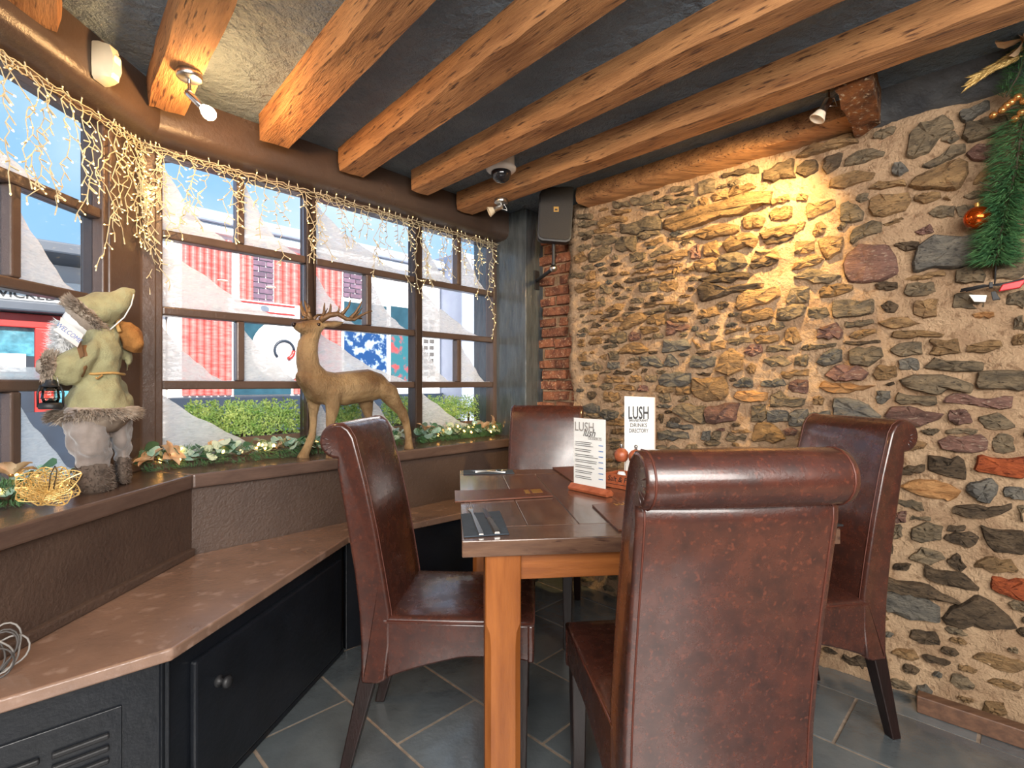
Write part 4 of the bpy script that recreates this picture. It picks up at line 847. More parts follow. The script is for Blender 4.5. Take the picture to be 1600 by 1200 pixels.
MB().rings([[p + FA.n * .0025 for p in [rs[1][2], rs[1][3], rs[3][3].lerp(rs[3][2], .1), rs[3][2].lerp(rs[3][3], .1)]], [p + FA.n * .004 for p in [rs[1][2].lerp(rs[1][3], .12), rs[1][3].lerp(rs[1][2], .12), rs[3][3].lerp(rs[3][2], .2), rs[3][2].lerp(rs[3][3], .2)]]]).build('lens', M['white'], pr)
MB().slab([FA(.355, .211, 2.318), FA(.345, .211, 2.318), FA(.345, .211, 2.321), FA(.355, .211, 2.321)], (.002, 0, 0)).build('indicator', M['black'], pr)
# loudspeaker: faces the lens, hung on a bracket from the post
ys_ = 3.08
lsp = thing('loudspeaker', 'dark grey wall loudspeaker on a bracket beside the post', 'speaker', P(868, 336, ys_))
fr_ = [P(843, 297, ys_), P(897, 286, ys_), P(892, 380, ys_), P(839, 376, ys_)]
cc = sum(fr_, V()) / 4
def rr_loop(k, dy, inset=0):
    out = []
    for i in range(4):
        p, a_, b_ = fr_[i], fr_[i - 1], fr_[(i + 1) % 4]
        for u in (.10, .045, .0): pass
        r1 = .03
        for tt in (0, .5, 1):
            pa = p + (a_ - p).normalized() * r1; pb = p + (b_ - p).normalized() * r1
            q_ = pa.lerp(pb, tt) + (p - pa.lerp(pb, .5)) * (.38 if tt == .5 else 0)
            out.append(cc + (q_ - cc) * k + V((0, dy, 0)))
    return out
MB().rings([rr_loop(.94, -.012), rr_loop(.99, -.01), rr_loop(1, 0), rr_loop(1, .05), rr_loop(.72, .16), rr_loop(.6, .17)]).build('cabinet', M['black'], lsp, smooth=True, sharp=40)
MB().rings([rr_loop(.93, -.011), rr_loop(.92, -.018), rr_loop(.85, -.021)]).build('grille', M['grille'], lsp, smooth=True, sharp=40)
lg = P(868.5, 329, ys_) + V((0, -.0225, 0))
lgp = MB().slab([lg + V((-.015, 0, -.015)), lg + V((.015, 0, -.015)), lg + V((.015, 0, .015)), lg + V((-.015, 0, .015))], (0, -.002, 0)).build('badge', M['gold'], lsp)
MB().slab([lg + V((-.010, -.002, -.008)), lg + V((.010, -.002, -.008)), lg + V((.004, -.002, .005)), lg + V((0, -.002, -.001)), lg + V((-.005, -.002, .005))], (0, -.001, 0)).build('mark', M['black'], lgp)
bb = P(865, 382, ys_ + .06); wl0 = FB(2.2, .306, 1.2 + (600 - 417) / 800 * 3.4)
MB().tube([bb + V((0, 0, .02)), bb + V((0, 0, -.13)), bb + V((.0, .01, -.15))], .011, 10).build('bracket_drop', M['black'], lsp, smooth=True, sharp=60)
MB().tube([bb + V((0, .005, -.145)), FB(2.2, .31, bb.z - .15)], .012, 10).build('bracket_arm', M['black'], lsp, smooth=True, sharp=60)
MB().ball(bb + V((0, .005, -.145)), .024, 14, 9).build('bracket_joint', M['steel'], lsp, smooth=True)
MB().fbox(FB, 2.175, 2.225, .306, .316, bb.z - .21, bb.z - .08).build('bracket_plate', M['black'], lsp, bevel=.003)

# ------------------------------------------------------------ small things along the wall and on the bench
wb0, wb1 = H(1432, 1113, 0), H(1608, 1174, 0)
d = (wb1 - wb0).normalized(); n_ = V((-d.y, d.x, 0)); n_ = n_ if n_.x > 0 else -n_
wbk = MB().slab([wb0, wb0 + d * 1.1, wb0 + d * 1.1 + n_ * .05, wb0 + n_ * .05], (0, 0, .062)).build('timber_batten', M['batten'], None, bevel=.004, label='loose reddish timber batten on the slate floor by the stone wall', cat='batten')
wr = thing('wire_coil', 'loose coil of grey wires lying on the end of the window bench', 'cable', (-1.18, 1.16, .52))
for k in range(7):
    r_ = random.Random(k); pts = []; ph = r_.uniform(0, 6); cx, cy = -1.205 + r_.uniform(-.015, .015), 1.19 + r_.uniform(-.03, .03)
    for i in range(29):
        a_ = i / 28 * 6.283 * 1.15 + ph; rad = .05 + .012 * math.sin(2 * a_ + k)
        pts.append((cx + rad * .5 * math.cos(a_), cy + rad * math.cos(a_) * .5, .575 + (rad + .0) * math.sin(a_) * .9 - .002 * k))
    zmin = min(p[2] for p in pts); pts = [(x, y, z - zmin + .524) for x, y, z in pts]
    MB().tube(pts, .0022, 6).build('wire', M['ink2'] if k % 2 else M['ink'], wr, smooth=True)
# cable bundle with red plug hanging on the wall at the right
s_, z = FW.hit(1548, 448, .05)
cb_ = thing('cable_bundle', 'tied bundle of black cable with red and clear plugs hanging under the wall garland', 'cable', FW(s_, .05, z))
mb = MB()
for k in range(7):
    o_ = rnd.uniform(-.009, .009); mb.tube([FW(s_ - .075 + rnd.uniform(-.01, .01), .055 + o_, z + rnd.uniform(-.012, .014)), FW(s_ - .02, .056 + o_ * .5, z + .004 + o_ * .4), FW(s_ + .02, .056 + o_ * .5, z + .004 - o_ * .4), FW(s_ + .085, .055 + o_, z + .006 + rnd.uniform(-.008, .01))], .0028, 6)
mb.build('loops', M['black'], cb_, smooth=True, kind='stuff')
MB().fbox(FW, s_ - .005, s_ + .006, .044, .068, z - .006, z + .014).build('cable_tie', M['black'], cb_, bevel=.002)
MB().slab([FW(s_ + .02, .05, z - .022), FW(s_ + .075, .05, z - .016), FW(s_ + .095, .05, z + .014), FW(s_ + .03, .05, z + .002)], FW.n * .018).build('red_plug', M['red'], cb_, bevel=.003)
MB().slab([FW(s_ - .06, .05, z - .022), FW(s_ - .01, .05, z - .03), FW(s_ - .014, .05, z - .055), FW(s_ - .045, .05, z - .05)], FW.n * .006).build('clear_plug', M['white'], cb_, bevel=.002)
MB().slab([FW(s_ + .0, .05, z - .02), FW(s_ + .012, .05, z - .018), FW(s_ + .026, .05, z - .05), FW(s_ + .005, .05, z - .052)], FW.n * .012).build('black_plug', M['black'], cb_, bevel=.002)
MB().tube([FW(s_ + .01, .045, z + .005), FW(s_ + .015, .04, z + .1), FW(s_ + .005, .05, z + .22)], .0025, 6).build('lead', M['black'], cb_, smooth=True)

# ------------------------------------------------------------ stag statue
DA = .2
def D(cx, cy, sh=0):                        # crop coordinates -> the stag's own upright plane above the sill
    s_, z = FB.hit(440 + cx * .25, 440 + cy * .25, DA); return FB(s_, DA + sh, z)
stag = thing('stag_statue', 'antiqued gold stag statue with antlers standing on the window sill', 'statue', FB(*[FB.hit(555, 700, DA)[0], DA, .845]))
def PR(lst, sh=0): return [(D(*a_), D(*b_), r_ * 1.0, sh) for a_, b_, r_ in lst]
body = MB(); sd = FB.n
body.pairs(PR([((108, 560), (150, 690), .05), ((160, 545), (170, 735), .075), ((230, 548), (215, 762), .085), ((330, 568), (300, 778), .09), ((440, 556), (400, 775), .09), ((540, 546), (510, 755), .088), ((610, 572), (585, 742), .08), ((652, 618), (640, 715), .058)]), sd)
body.pairs(PR([((150, 640), (320, 590), .075), ((110, 585), (290, 575), .064), ((95, 510), (232, 520), .052), ((94, 440), (222, 445), .046), ((106, 370), (226, 385), .042), ((138, 325), (240, 335), .04), ((185, 262), (252, 300), .036)]), sd)
body.pairs(PR([((262, 250), (240, 318), .036), ((232, 236), (200, 350), .044), ((190, 238), (165, 345), .042), ((150, 244), (135, 335), .034), ((118, 250), (108, 318), .028), ((92, 256), (86, 302), .023), ((80, 264), (78, 292), .016)]), sd)
for sh, fl in ((.052, [((225, 690), (345, 690), .045), ((240, 745), (332, 755), .034), ((246, 810), (318, 820), .027), ((246, 880), (294, 890), .022), ((250, 950), (285, 955), .019), ((252, 1040), (284, 1045), .018), ((248, 1085), (292, 1088), .021), ((240, 1104), (300, 1106), .026)]),
               (-.045, [((165, 690), (285, 690), .04), ((190, 760), (268, 765), .03), ((202, 830), (248, 838), .024), ((205, 900), (244, 906), .021), ((196, 960), (238, 980), .019), ((165, 1030), (212, 1052), .018), ((135, 1082), (196, 1092), .022), ((122, 1104), (204, 1112), .026)]),
               (.05, [((540, 640), (680, 660), .05), ((560, 700), (695, 705), .046), ((620, 765), (722, 765), .034), ((688, 825), (748, 800), .024), ((722, 885), (764, 868), .02), ((738, 950), (776, 952), .018), ((742, 1000), (782, 1000), .018), ((738, 1022), (784, 1024), .022), ((734, 1040), (790, 1042), .026)]),
               (-.05, [((480, 690), (620, 690), .045), ((505, 750), (600, 755), .035), ((532, 800), (600, 805), .026), ((556, 850), (594, 856), .021), ((556, 920), (588, 925), .018), ((548, 1000), (582, 1005), .018), ((540, 1020), (590, 1022), .026)])):
    body.pairs(PR(fl, sh), sd)
body.pairs(PR([((640, 640), (668, 620), .02), ((665, 672), (686, 660), .018), ((678, 700), (694, 696), .008)]), sd)
for sh, pts in ((.036, [((245, 262), (255, 290), .012), ((290, 250), (300, 296), .016), ((335, 250), (340, 284), .011), ((366, 250), (368, 260), .003)]), (-.036, [((245, 255), (258, 285), .012), ((300, 240), (306, 282), .016), ((345, 238), (348, 270), .011), ((374, 238), (376, 248), .003)])):
    body.pairs(PR(pts, sh), sd, n=10)
so = body.build('body', M['deer'], stag, smooth=True)
rm = so.modifiers.new('remesh', 'REMESH'); rm.mode = 'VOXEL'; rm.voxel_size = .0062; rm.use_smooth_shade = True
sm = so.modifiers.new('smooth', 'SMOOTH'); sm.factor = .5; sm.iterations = 5
for sh in (.038, -.038):
    MB().ball(D(208, 272, sh), .0085, 10, 7).build('eye', M['leg'], stag, smooth=True)
MB().ball(D(80, 270, 0), (.012, .02, .012), 10, 7).build('nose', M['leg'], stag, smooth=True)
def antler(sh, beams):
    mb = MB()
    for pts, r0 in beams:
        m = len(pts); mb.tube([D(x, y, sh * (1 + .35 * k_)) for k_, (x, y) in enumerate(pts)], [r0 * (1 - .78 * k_ / (m - 1)) for k_ in range(m)], 8)
    return mb
antler(.03, [([(222, 245), (270, 215), (320, 208), (365, 240), (405, 246), (440, 222), (470, 205), (498, 196)], .016), ([(228, 240), (240, 200), (235, 165), (230, 142)], .010), ([(255, 225), (277, 195), (275, 160), (268, 148)], .010), ([(318, 210), (332, 185), (328, 155)], .008), ([(345, 224), (368, 190), (388, 160), (391, 122)], .012), ([(400, 244), (436, 200), (455, 160), (462, 130)], .011), ([(430, 232), (458, 195), (470, 170)], .008), ([(440, 230), (475, 235), (470, 240)], .007)]).build('antler', M['antler'], stag, smooth=True)
antler(-.03, [([(205, 240), (180, 215), (165, 180), (158, 140), (165, 112)], .015), ([(205, 238), (192, 190), (184, 150), (180, 110)], .013), ([(175, 215), (158, 205), (153, 160), (150, 130)], .009), ([(190, 190), (200, 160), (192, 130)], .008), ([(178, 225), (150, 232), (150, 205)], .008), ([(215, 236), (250, 205), (300, 200), (325, 160)], .009)]).build('antler', M['antler'], stag, smooth=True)
# ------------------------------------------------------------ christmas figure on the sill
YS = 1.75
R0V = V(((160 - 800) / FPX, 1, 0)).normalized(); RC = P(160, 760, YS).dot(R0V)   # upright plane facing the lens, through the figure
def Q(px, py, dy=0):
    r = V(((px - 800) / FPX, 1, (600 - py) / FPX)); p = r * ((RC + dy) / r.dot(R0V)); return V((p.x, p.y, max(.847, p.z + CAMZ)))
def QR(lst, sh=0): return [(Q(*a_), Q(*b_), r_, sh) for a_, b_, r_ in lst]
SY = R0V; SX = V((SY.y, -SY.x, 0))
def spikes(mb, centre_fn, count, length, rr, droop=.3, w=.0018):
    for _ in range(count):
        c, nrm = centre_fn(rr)
        nrm = (nrm + V((rr.uniform(-.5, .5), rr.uniform(-.5, .5), rr.uniform(-.5, .5) - droop))).normalized(); t_ = nrm.orthogonal().normalized() * w
        L = length * rr.uniform(.6, 1.2); b = len(mb.v)
        mb.v += [tuple(c - t_), tuple(c + t_), tuple(c + nrm * L)]; mb.f.append((b, b + 1, b + 2))
def ring_fn(secs, sh=0):
    def f(rr):
        k = rr.randrange(len(secs) - 1); u = rr.random(); a_ = rr.uniform(0, 6.283)
        def pt(sec):
            p, q, rb = Q(*sec[0]), Q(*sec[1]), sec[2]; c = (p + q) / 2 + SY * sh; h = (p - q) / 2
            return c + h * math.cos(a_) + SY * rb * math.sin(a_), (h * math.cos(a_) + SY * rb * math.sin(a_)).normalized()
        (p0, n0), (p1, n1) = pt(secs[k]), pt(secs[k + 1]); return p0.lerp(p1, u), n0.lerp(n1, u)
    return f
fig = thing('christmas_figure', 'standing christmas figure in sage burlap coat and floppy hat on the sill', 'figurine', Q(160, 762))
LL = [((96, 640), (168, 640), .085), ((99, 662), (170, 662), .085), ((103, 688), (172, 690), .08), ((109, 704), (176, 704), .074), ((120, 714), (170, 714), .055), ((118, 724), (174, 724), .06)]
RL = [((140, 640), (207, 640), .085), ((160, 664), (207, 664), .075), ((170, 688), (206, 688), .065), ((176, 702), (206, 702), .058), ((182, 712), (202, 712), .045), ((180, 720), (203, 720), .045)]
mb = MB(); mb.pairs(QR(LL, -.035), SY, 20); mb.pairs(QR(RL, .05), SY, 20)
def soft(o, vox=.007, it=4, fold=.022):
    r_ = o.modifiers.new('remesh', 'REMESH'); r_.mode = 'VOXEL'; r_.voxel_size = vox; r_.use_smooth_shade = True
    s_ = o.modifiers.new('smooth', 'SMOOTH'); s_.factor = .5; s_.iterations = it
    if fold:
        t_ = bpy.data.textures.new('folds', 'CLOUDS'); t_.noise_scale = .05; t_.noise_depth = 1
        d_ = o.modifiers.new('folds', 'DISPLACE'); d_.texture = t_; d_.strength = fold; d_.mid_level = .5
    return o
soft(mb.build('trousers', M['velvet'], fig, smooth=True), .006, 3, .03)
rr = random.Random(8)
for secs, sh in (([((121, 722), (172, 722), .055), ((118, 738), (176, 738), .066), ((119, 752), (178, 752), .072), ((121, 762), (176, 762), .07)], -.035), ([((182, 716), (203, 716), .045), ((181, 732), (204, 732), .055), ((182, 746), (204, 746), .06), ((184, 755), (202, 755), .055)], .05)):
    mb = MB().pairs(QR(secs, sh), SY, 18); bt = mb.build('boot', M['furdark'], fig, smooth=True)
    mb = MB(); spikes(mb, ring_fn(secs, sh), 900, .011, rr, .25); mb.build('fur', M['furdark'], bt, kind='stuff')
C_ = [((128, 516), (184, 514), .06), ((123, 530), (189, 530), .078), ((121, 548), (192, 548), .088), ((123, 568), (190, 568), .085), ((127, 584), (187, 584), .076), ((117, 596), (193, 596), .09), ((104, 615), (201, 612), .105), ((92, 632), (206, 628), .115), ((86, 642), (209, 640), .118)]
mb = MB(); mb.pairs(QR(C_), SY, 22)
mb.pairs(QR([((152, 532), (140, 585), .045), ((134, 536), (124, 600), .052), ((112, 548), (104, 604), .05), ((94, 556), (90, 600), .042), ((80, 560), (77, 592), .036)], -.065), SY, 14)
mb.pairs(QR([((176, 520), (188, 552), .045), ((196, 535), (198, 570), .045), ((208, 548), (200, 580), .035), ((206, 560), (196, 582), .03)], .04), SY, 12)
soft(mb.build('coat', M['burlap'], fig, smooth=True), .006, 4)
hem = [((84, 640), (209, 634), .122), ((78, 648), (214, 640), .128), ((80, 657), (213, 648), .126)]
mb = MB().pairs(QR(hem), SY, 22); hm = mb.build('hem_trim', M['fur'], fig, smooth=True)
mb = MB(); spikes(mb, ring_fn(hem), 2200, .026, rr, .45, .002); mb.build('fur', M['fur'], hm, kind='stuff')
cuff = [((92, 556), (84, 598), .046), ((80, 553), (74, 594), .05), ((70, 558), (68, 588), .042)]
mb = MB().pairs(QR(cuff, -.065), SY, 16); cf = mb.build('cuff', M['fur'], fig, smooth=True)
mb = MB(); spikes(mb, ring_fn(cuff, -.065), 800, .02, rr, .2, .002); mb.build('fur', M['fur'], cf, kind='stuff')
MB().ball(Q(75, 592, -.065), (.018, .018, .022), 12, 8).build('hand', M['skin'], fig, smooth=True)
mb = MB().ball(Q(131, 505), (.055, .06, .06), 16, 10); mb.build('head', M['beard'], fig, smooth=True)
rope = [Q(157, 584) + V((0, 0, .002 * math.sin(a_))) + SX * (-math.cos(a_ * .2618) * .066) - SY * (math.sin(a_ * .2618) * .08) for a_ in range(24)]
MB().tube(rope, .004, 6, close=True).build('rope_belt', M['rope'], fig, smooth=True)
MB().tube([Q(160, 586, -.085), Q(152, 592, -.09), Q(150, 590, -.098)], .003, 6).build('rope_end', M['rope'], fig, smooth=True)
MB().tube([Q(132, 540, -.092), Q(134, 556, -.099), Q(131, 572, -.099), Q(126, 588, -.085)], [.008, .011, .011, .007], 6).build('strap', M['strap'], fig, smooth=True)
Hh = [((106, 470), (166, 520), .07), ((122, 464), (172, 512), .075), ((142, 461), (184, 500), .065), ((165, 456), (196, 490), .05), ((186, 450), (204, 476), .036), ((200, 449), (210, 462), .022), ((208, 450), (212, 456), .01)]
soft(MB().pairs(QR(Hh), SY, 18).build('hat', M['burlap'], fig, smooth=True), .006, 4)
MB().tube([Q(209, 460, -.012), Q(205, 477, -.03), Q(194, 496, -.045), Q(172, 515, -.05)], .0022, 6).build('hat_binding', M['paper'], fig, smooth=True)
brim = [((100, 478), (162, 526), .078), ((106, 469), (168, 519), .082), ((114, 465), (170, 513), .078)]
mb = MB().pairs(QR(brim), SY, 20); bm_ = mb.build('hat_trim', M['fur'], fig, smooth=True)
mb = MB(); spikes(mb, ring_fn(brim), 1500, .022, rr, .1, .002); mb.build('fur', M['fur'], bm_, kind='stuff')
brd = [((92, 500), (128, 520), .045), ((84, 520), (120, 540), .05), ((82, 540), (110, 556), .04), ((84, 556), (98, 566), .02)]
mb = MB().pairs(QR(brd, .02), SY, 16); bd = mb.build('beard', M['beard'], fig, smooth=True)
mb = MB(); spikes(mb, ring_fn(brd, .02), 1300, .03, rr, .5, .0016); mb.build('hair', M['beard'], bd, kind='stuff')
# what the figure carries
sk = thing('burlap_sack', 'small tan burlap sack slung over the shoulder of the christmas figure', 'sack', Q(203, 528))
soft(MB().pairs(QR([((184, 508), (194, 504), .012), ((187, 530), (205, 503), .04), ((190, 545), (218, 512), .055), ((203, 551), (224, 526), .05), ((216, 552), (224, 540), .022), ((222, 552), (224, 548), .006)], -.01), SY, 16).build('bag', M['sack'], sk, smooth=True), .005, 3)
MB().tube([Q(187, 518, -.05), Q(183, 508, -.03), Q(186, 500, -.01)], .006, 6).build('neck_tie', M['rope'], sk, smooth=True)
sg = thing('welcome_sign', 'small tilted whitewashed arrow sign on the back of the christmas figure', 'sign', Q(108, 520, -.13))
yq = -.135
MB().slab([Q(95, 495, yq), Q(131, 523, yq), Q(121, 543, yq), Q(83, 515, yq), Q(92, 510, yq)], SY * .008).build('board', M['sign'], sg, bevel=.001)
rv = Q(131, 523) - Q(95, 495)
text('WELCOME', .0195, M['ink3'], sg, Q(108, 520, yq - .0012), rv, V((0, 0, 1)), squeeze=.82)
MB().slab([Q(118, 536, yq + .008), Q(126, 530, yq + .008), Q(131, 556, yq + .02), Q(125, 560, yq + .02)], SY * .006).build('stick', M['strap'], sg)
ln = thing('lantern', 'tiny black storm lantern hanging from the hand of the christmas figure', 'lantern', Q(78, 638, -.05))
lc = Q(79, 639, -.1); TM = Matrix.Translation(lc)
MB().lathe([(.001, 0), (.028, 0), (.03, .004), (.03, .014), (.024, .02), (.001, .021)], 16, TM).build('tank', M['black'], ln, smooth=True, sharp=50)
MB().lathe([(.019, .02), (.023, .035), (.021, .055), (.016, .07)], 16, TM).build('chimney', M['lampglass'], ln, smooth=True)
MB().lathe([(.001, .012), (.011, .014), (.011, .026), (.002, .034), (.001, .034)], 12, TM).build('burner', M['chrome'], ln, smooth=True, sharp=50)
MB().lathe([(.02, .068), (.022, .072), (.014, .082), (.012, .09), (.001, .092)], 16, TM).build('cap', M['black'], ln, smooth=True, sharp=50)
for sx in (-1, 1): MB().tube([lc + SX * (sx * .029) + V((0, 0, .006)), lc + SX * (sx * .03) + V((0, 0, .05)), lc + SX * (sx * .022) + V((0, 0, .074))], .0032, 6).build('side_tube', M['black'], ln, smooth=True)
MB().tube([lc + V((-.027, 0, .07)), lc + V((-.02, 0, .1)), lc + V((0, 0, .112)), lc + V((.02, 0, .1)), lc + V((.027, 0, .07))], .0014, 5).build('bail', M['steel'], ln, smooth=True)
for hz in (.033, .05): MB().tube([lc + V((.025 * math.cos(k * .3927), .025 * math.sin(k * .3927), hz)) for k in range(16)], .0012, 4, close=True).build('guard_wire', M['black'], ln)

# ------------------------------------------------------------ icicle lights along the header
ic = thing('icicle_lights', 'string of warm white icicle lights hung along the top of the windows', 'string lights', FB(.0, .1, 2.17))
rr = random.Random(21)
def path_top(u):                            # u metres from the left end: along A to the corner, then along B
    LA = .72
    if u < LA: return FA(LA - u - .035 + .0, .05, 2.168), FA
    return FB(u - LA + .02, .055, 2.168), FB
TOT = .72 + 2.06
for c_ in range(3):
    pts = []
    for k in range(140):
        p, F = path_top(TOT * k / 139); pts.append(p + F.n * (.008 * c_ - .004 + rr.uniform(-.004, .004)) + V((0, 0, rr.uniform(-.007, .007) + .006 * (c_ - 1))))
    MB().tube(pts, .0019, 5).build('cord', M['wire'], ic, smooth=True)
led = MB(); stems = MB(); led_x = MB()
def led_at(p, d):
    d = d.normalized(); L_ = rr.uniform(.018, .03); stems.tube([p, p + d * L_], .0023, 5); (led if rr.random() < .55 else led_x).tube([p + d * (L_ - .001), p + d * (L_ + .003), p + d * (L_ + .006)], [.0023, .0026, .001], 5)
u = .0; n_str = 0
while u < TOT - .01:
    p, F = path_top(u); corner = .50 < u < .80
    L = rr.choice([.12, .2, .26, .34]) * rr.uniform(.8, 1.25)
    if corner: L = rr.uniform(.2, .56)
    elif u < .5: L = rr.uniform(.12, .42)
    elif u > TOT - .06: L = .62
    pts = [p + F.n * rr.uniform(.0, .014)]; z = 0; lat = 0; side = rr.uniform(-.3, .3); dep = 0
    while z < L:
        st = rr.uniform(.014, .034); z += st; lat += rr.uniform(-.02, .02) + side * .01; dep = max(-.012, min(.02, dep + rr.uniform(-.008, .008)))
        q_ = pts[0] + F.e * lat + F.n * dep + V((0, 0, -z)); pts.append(q_)
        if rr.random() < .8: led_at(q_, F.e * rr.choice([-1, 1]) * rr.uniform(.5, 1) + F.n * rr.uniform(-.1, .6) + V((0, 0, -rr.uniform(.1, .9))))
    led_at(pts[-1], V((rr.uniform(-.3, .3), 0, -1)))
    MB().tube(pts, .0017, 5).build('strand', M['wire'], ic, smooth=True); n_str += 1
    if rr.random() < .8: led_at(p + V((0, 0, .004)), V((rr.uniform(-.5, .5), rr.uniform(-.3, 0), 1)))
    if rr.random() < .3:                    # a loop of spare cord at the top
        w_ = rr.uniform(.015, .04); MB().tube([p + F.e * (w_ * math.cos(a_ * .7)) + V((0, 0, -.012 + rr.uniform(.012, .028) * math.sin(a_ * .7))) + F.n * (.004 + .002 * a_) for a_ in range(10)], .0017, 5).build('strand', M['wire'], ic, smooth=True)
    u += rr.uniform(.03, .055) if not corner else rr.uniform(.014, .024)
stems.build('led_stems', M['wire'], ic, kind='stuff'); led.build('led_tips', M['led'], ic, kind='stuff'); led_x.build('unlit_tips', M['led_off'], ic, kind='stuff')

# ------------------------------------------------------------ garlands
disc_me = []
for k in range(3):
    rr2 = random.Random(k); mb = MB(); pts = []
    for i in range(10):
        a_ = i * .6283; r_ = .019 * (1 + .12 * math.cos(2 * a_ + k)); pts.append(V((r_ * math.cos(a_) + .016, r_ * math.sin(a_), .004 * math.cos(2 * a_))))
    mb.slab(pts, (0, 0, .0012)); disc_me.append(mb)
leaf_me = {m: disc_me[i].mesh('leaf', M[m], True, 40) for i, m in enumerate(('euc', 'euc2', 'euc3'))}
pet = MB(); rs = []
for u, w, z in ((0, .002, 0), (.2, .012, .006), (.5, .019, .01), (.8, .012, .008), (1, .001, .0)):
    x = .062 * u; rs.append([V((x, -w, z)), V((x, 0, z - .004)), V((x, w, z)), V((x, 0, z - .0055))])
petal_me = pet.rings(rs).mesh('petal', M['petal'], True, 60)
bulb_me = MB().ball((0, 0, 0), (.0058, .0058, .009), 8, 6).mesh('fairy_bulb', glow('garland_bulb', (1, .45, .1), 9), True)
berry_me = MB().ball((0, 0, 0), .011, 12, 8).mesh('berry', M['berry'], True)
def rot(rr, up=.5): return (Matrix.Rotation(rr.uniform(0, 6.28), 4, 'Z') @ Matrix.Rotation(-rr.uniform(.0, 1.2) * up - .15, 4, 'Y') @ Matrix.Rotation(rr.uniform(-.8, .8), 4, 'X'))
def needles(mb, pth, count, spread, length, rr, zmin=None, radial=False, w=.0011):
    for _ in range(count):
        k = rr.uniform(0, len(pth) - 1.001); i = int(k); c = pth[i].lerp(pth[i + 1], k - i); t_ = (pth[i + 1] - pth[i]).normalized()
        o_ = V((rr.gauss(0, 1), rr.gauss(0, 1), rr.gauss(0, 1))).normalized()
        o_ = (o_ - t_ * o_.dot(t_)).normalized(); b0 = c + o_ * (0 if radial else spread * rr.random() ** .6)
        d = (o_ + t_ * rr.uniform(-.1, .9) + V((rr.uniform(-.3, .3), rr.uniform(-.3, .3), rr.uniform(-.2, .3)))).normalized()
        e_ = b0 + d * length * rr.uniform(.6, 1.2)
        if zmin is not None: b0.z = max(b0.z, zmin + .002); e_.z = max(e_.z, zmin + .002)
        s_ = d.orthogonal().normalized() * w; b = len(mb.v); mb.v += [tuple(b0 - s_), tuple(b0 + s_), tuple(e_)]; mb.f.append((b, b + 1, b + 2))
def garland(label, pth, nleaf, nflower, nbulb, seed, zmin=.845, rad=.046):
    rr = random.Random(seed); g = thing('garland', label, 'garland', pth[len(pth) // 2])
    MB().tube(pth, .004, 6).build('stem', M['stem'], g, smooth=True)
    def on(rmin, rmax):
        k = rr.uniform(0, len(pth) - 1.001); i = int(k); c = pth[i].lerp(pth[i + 1], k - i); a_ = rr.uniform(-.3, 3.4); t_ = (pth[i + 1] - pth[i]).normalized()
        side = t_.cross(V((0, 0, 1))).normalized(); r_ = rr.uniform(rmin, rmax)
        p = c + side * math.cos(a_) * r_ + V((0, 0, math.sin(a_) * r_)); p.z = max(p.z, zmin + .012); return p
    mb = MB(); needles(mb, pth, 4200 if nleaf > 50 else 1800, rad, .024, rr, zmin); mb.build('pine_needles', M['needle'], g, kind='stuff')
    for k in range(nleaf):
        place(leaf_me[rr.choice(['euc', 'euc', 'euc2', 'euc3'])], 'leaf', Matrix.Translation(on(.01, rad * 1.15)) @ rot(rr) @ Matrix.Scale(rr.uniform(.85, 1.4), 4), g)
    for k in range(nflower):
        c = on(rad * .7, rad); c.z += .012; base = rot(rr, .7)
        for j in range(6):
            place(petal_me, 'petal', Matrix.Translation(c) @ base @ Matrix.Rotation(j * 1.047 + rr.uniform(-.15, .15), 4, 'Z') @ Matrix.Rotation(-rr.uniform(.2, .6), 4, 'Y'), g)
        place(berry_me, 'flower_centre', Matrix.Translation(c) @ Matrix.Scale(.6, 4), g)
    for k in range(nbulb):
        place(bulb_me, 'fairy_bulb', Matrix.Translation(on(rad * .5, rad * 1.1)) @ rot(rr), g)
    return g
def wob(F, a0, a1, d0, n, rr, z=.886): return [F(a0 + (a1 - a0) * k / n, d0 + .018 * math.sin(k * 1.7) + rr.uniform(-.008, .008), z + .012 * math.sin(k * 2.3)) for k in range(n + 1)]
garland('frosted eucalyptus and pine garland with fairy lights along the front window sill', wob(FB, .0, 1.27, .085, 26, rr), 150, 5, 22, 31)
garland('darker pine garland with gold flowers at the post end of the sill', wob(FB, 1.36, 2.06, .08, 18, rr), 80, 4, 20, 32)
garland('pine garland on the sill at the left of the christmas figure', wob(FA, .51, .95, .115, 14, rr), 30, 3, 9, 33)
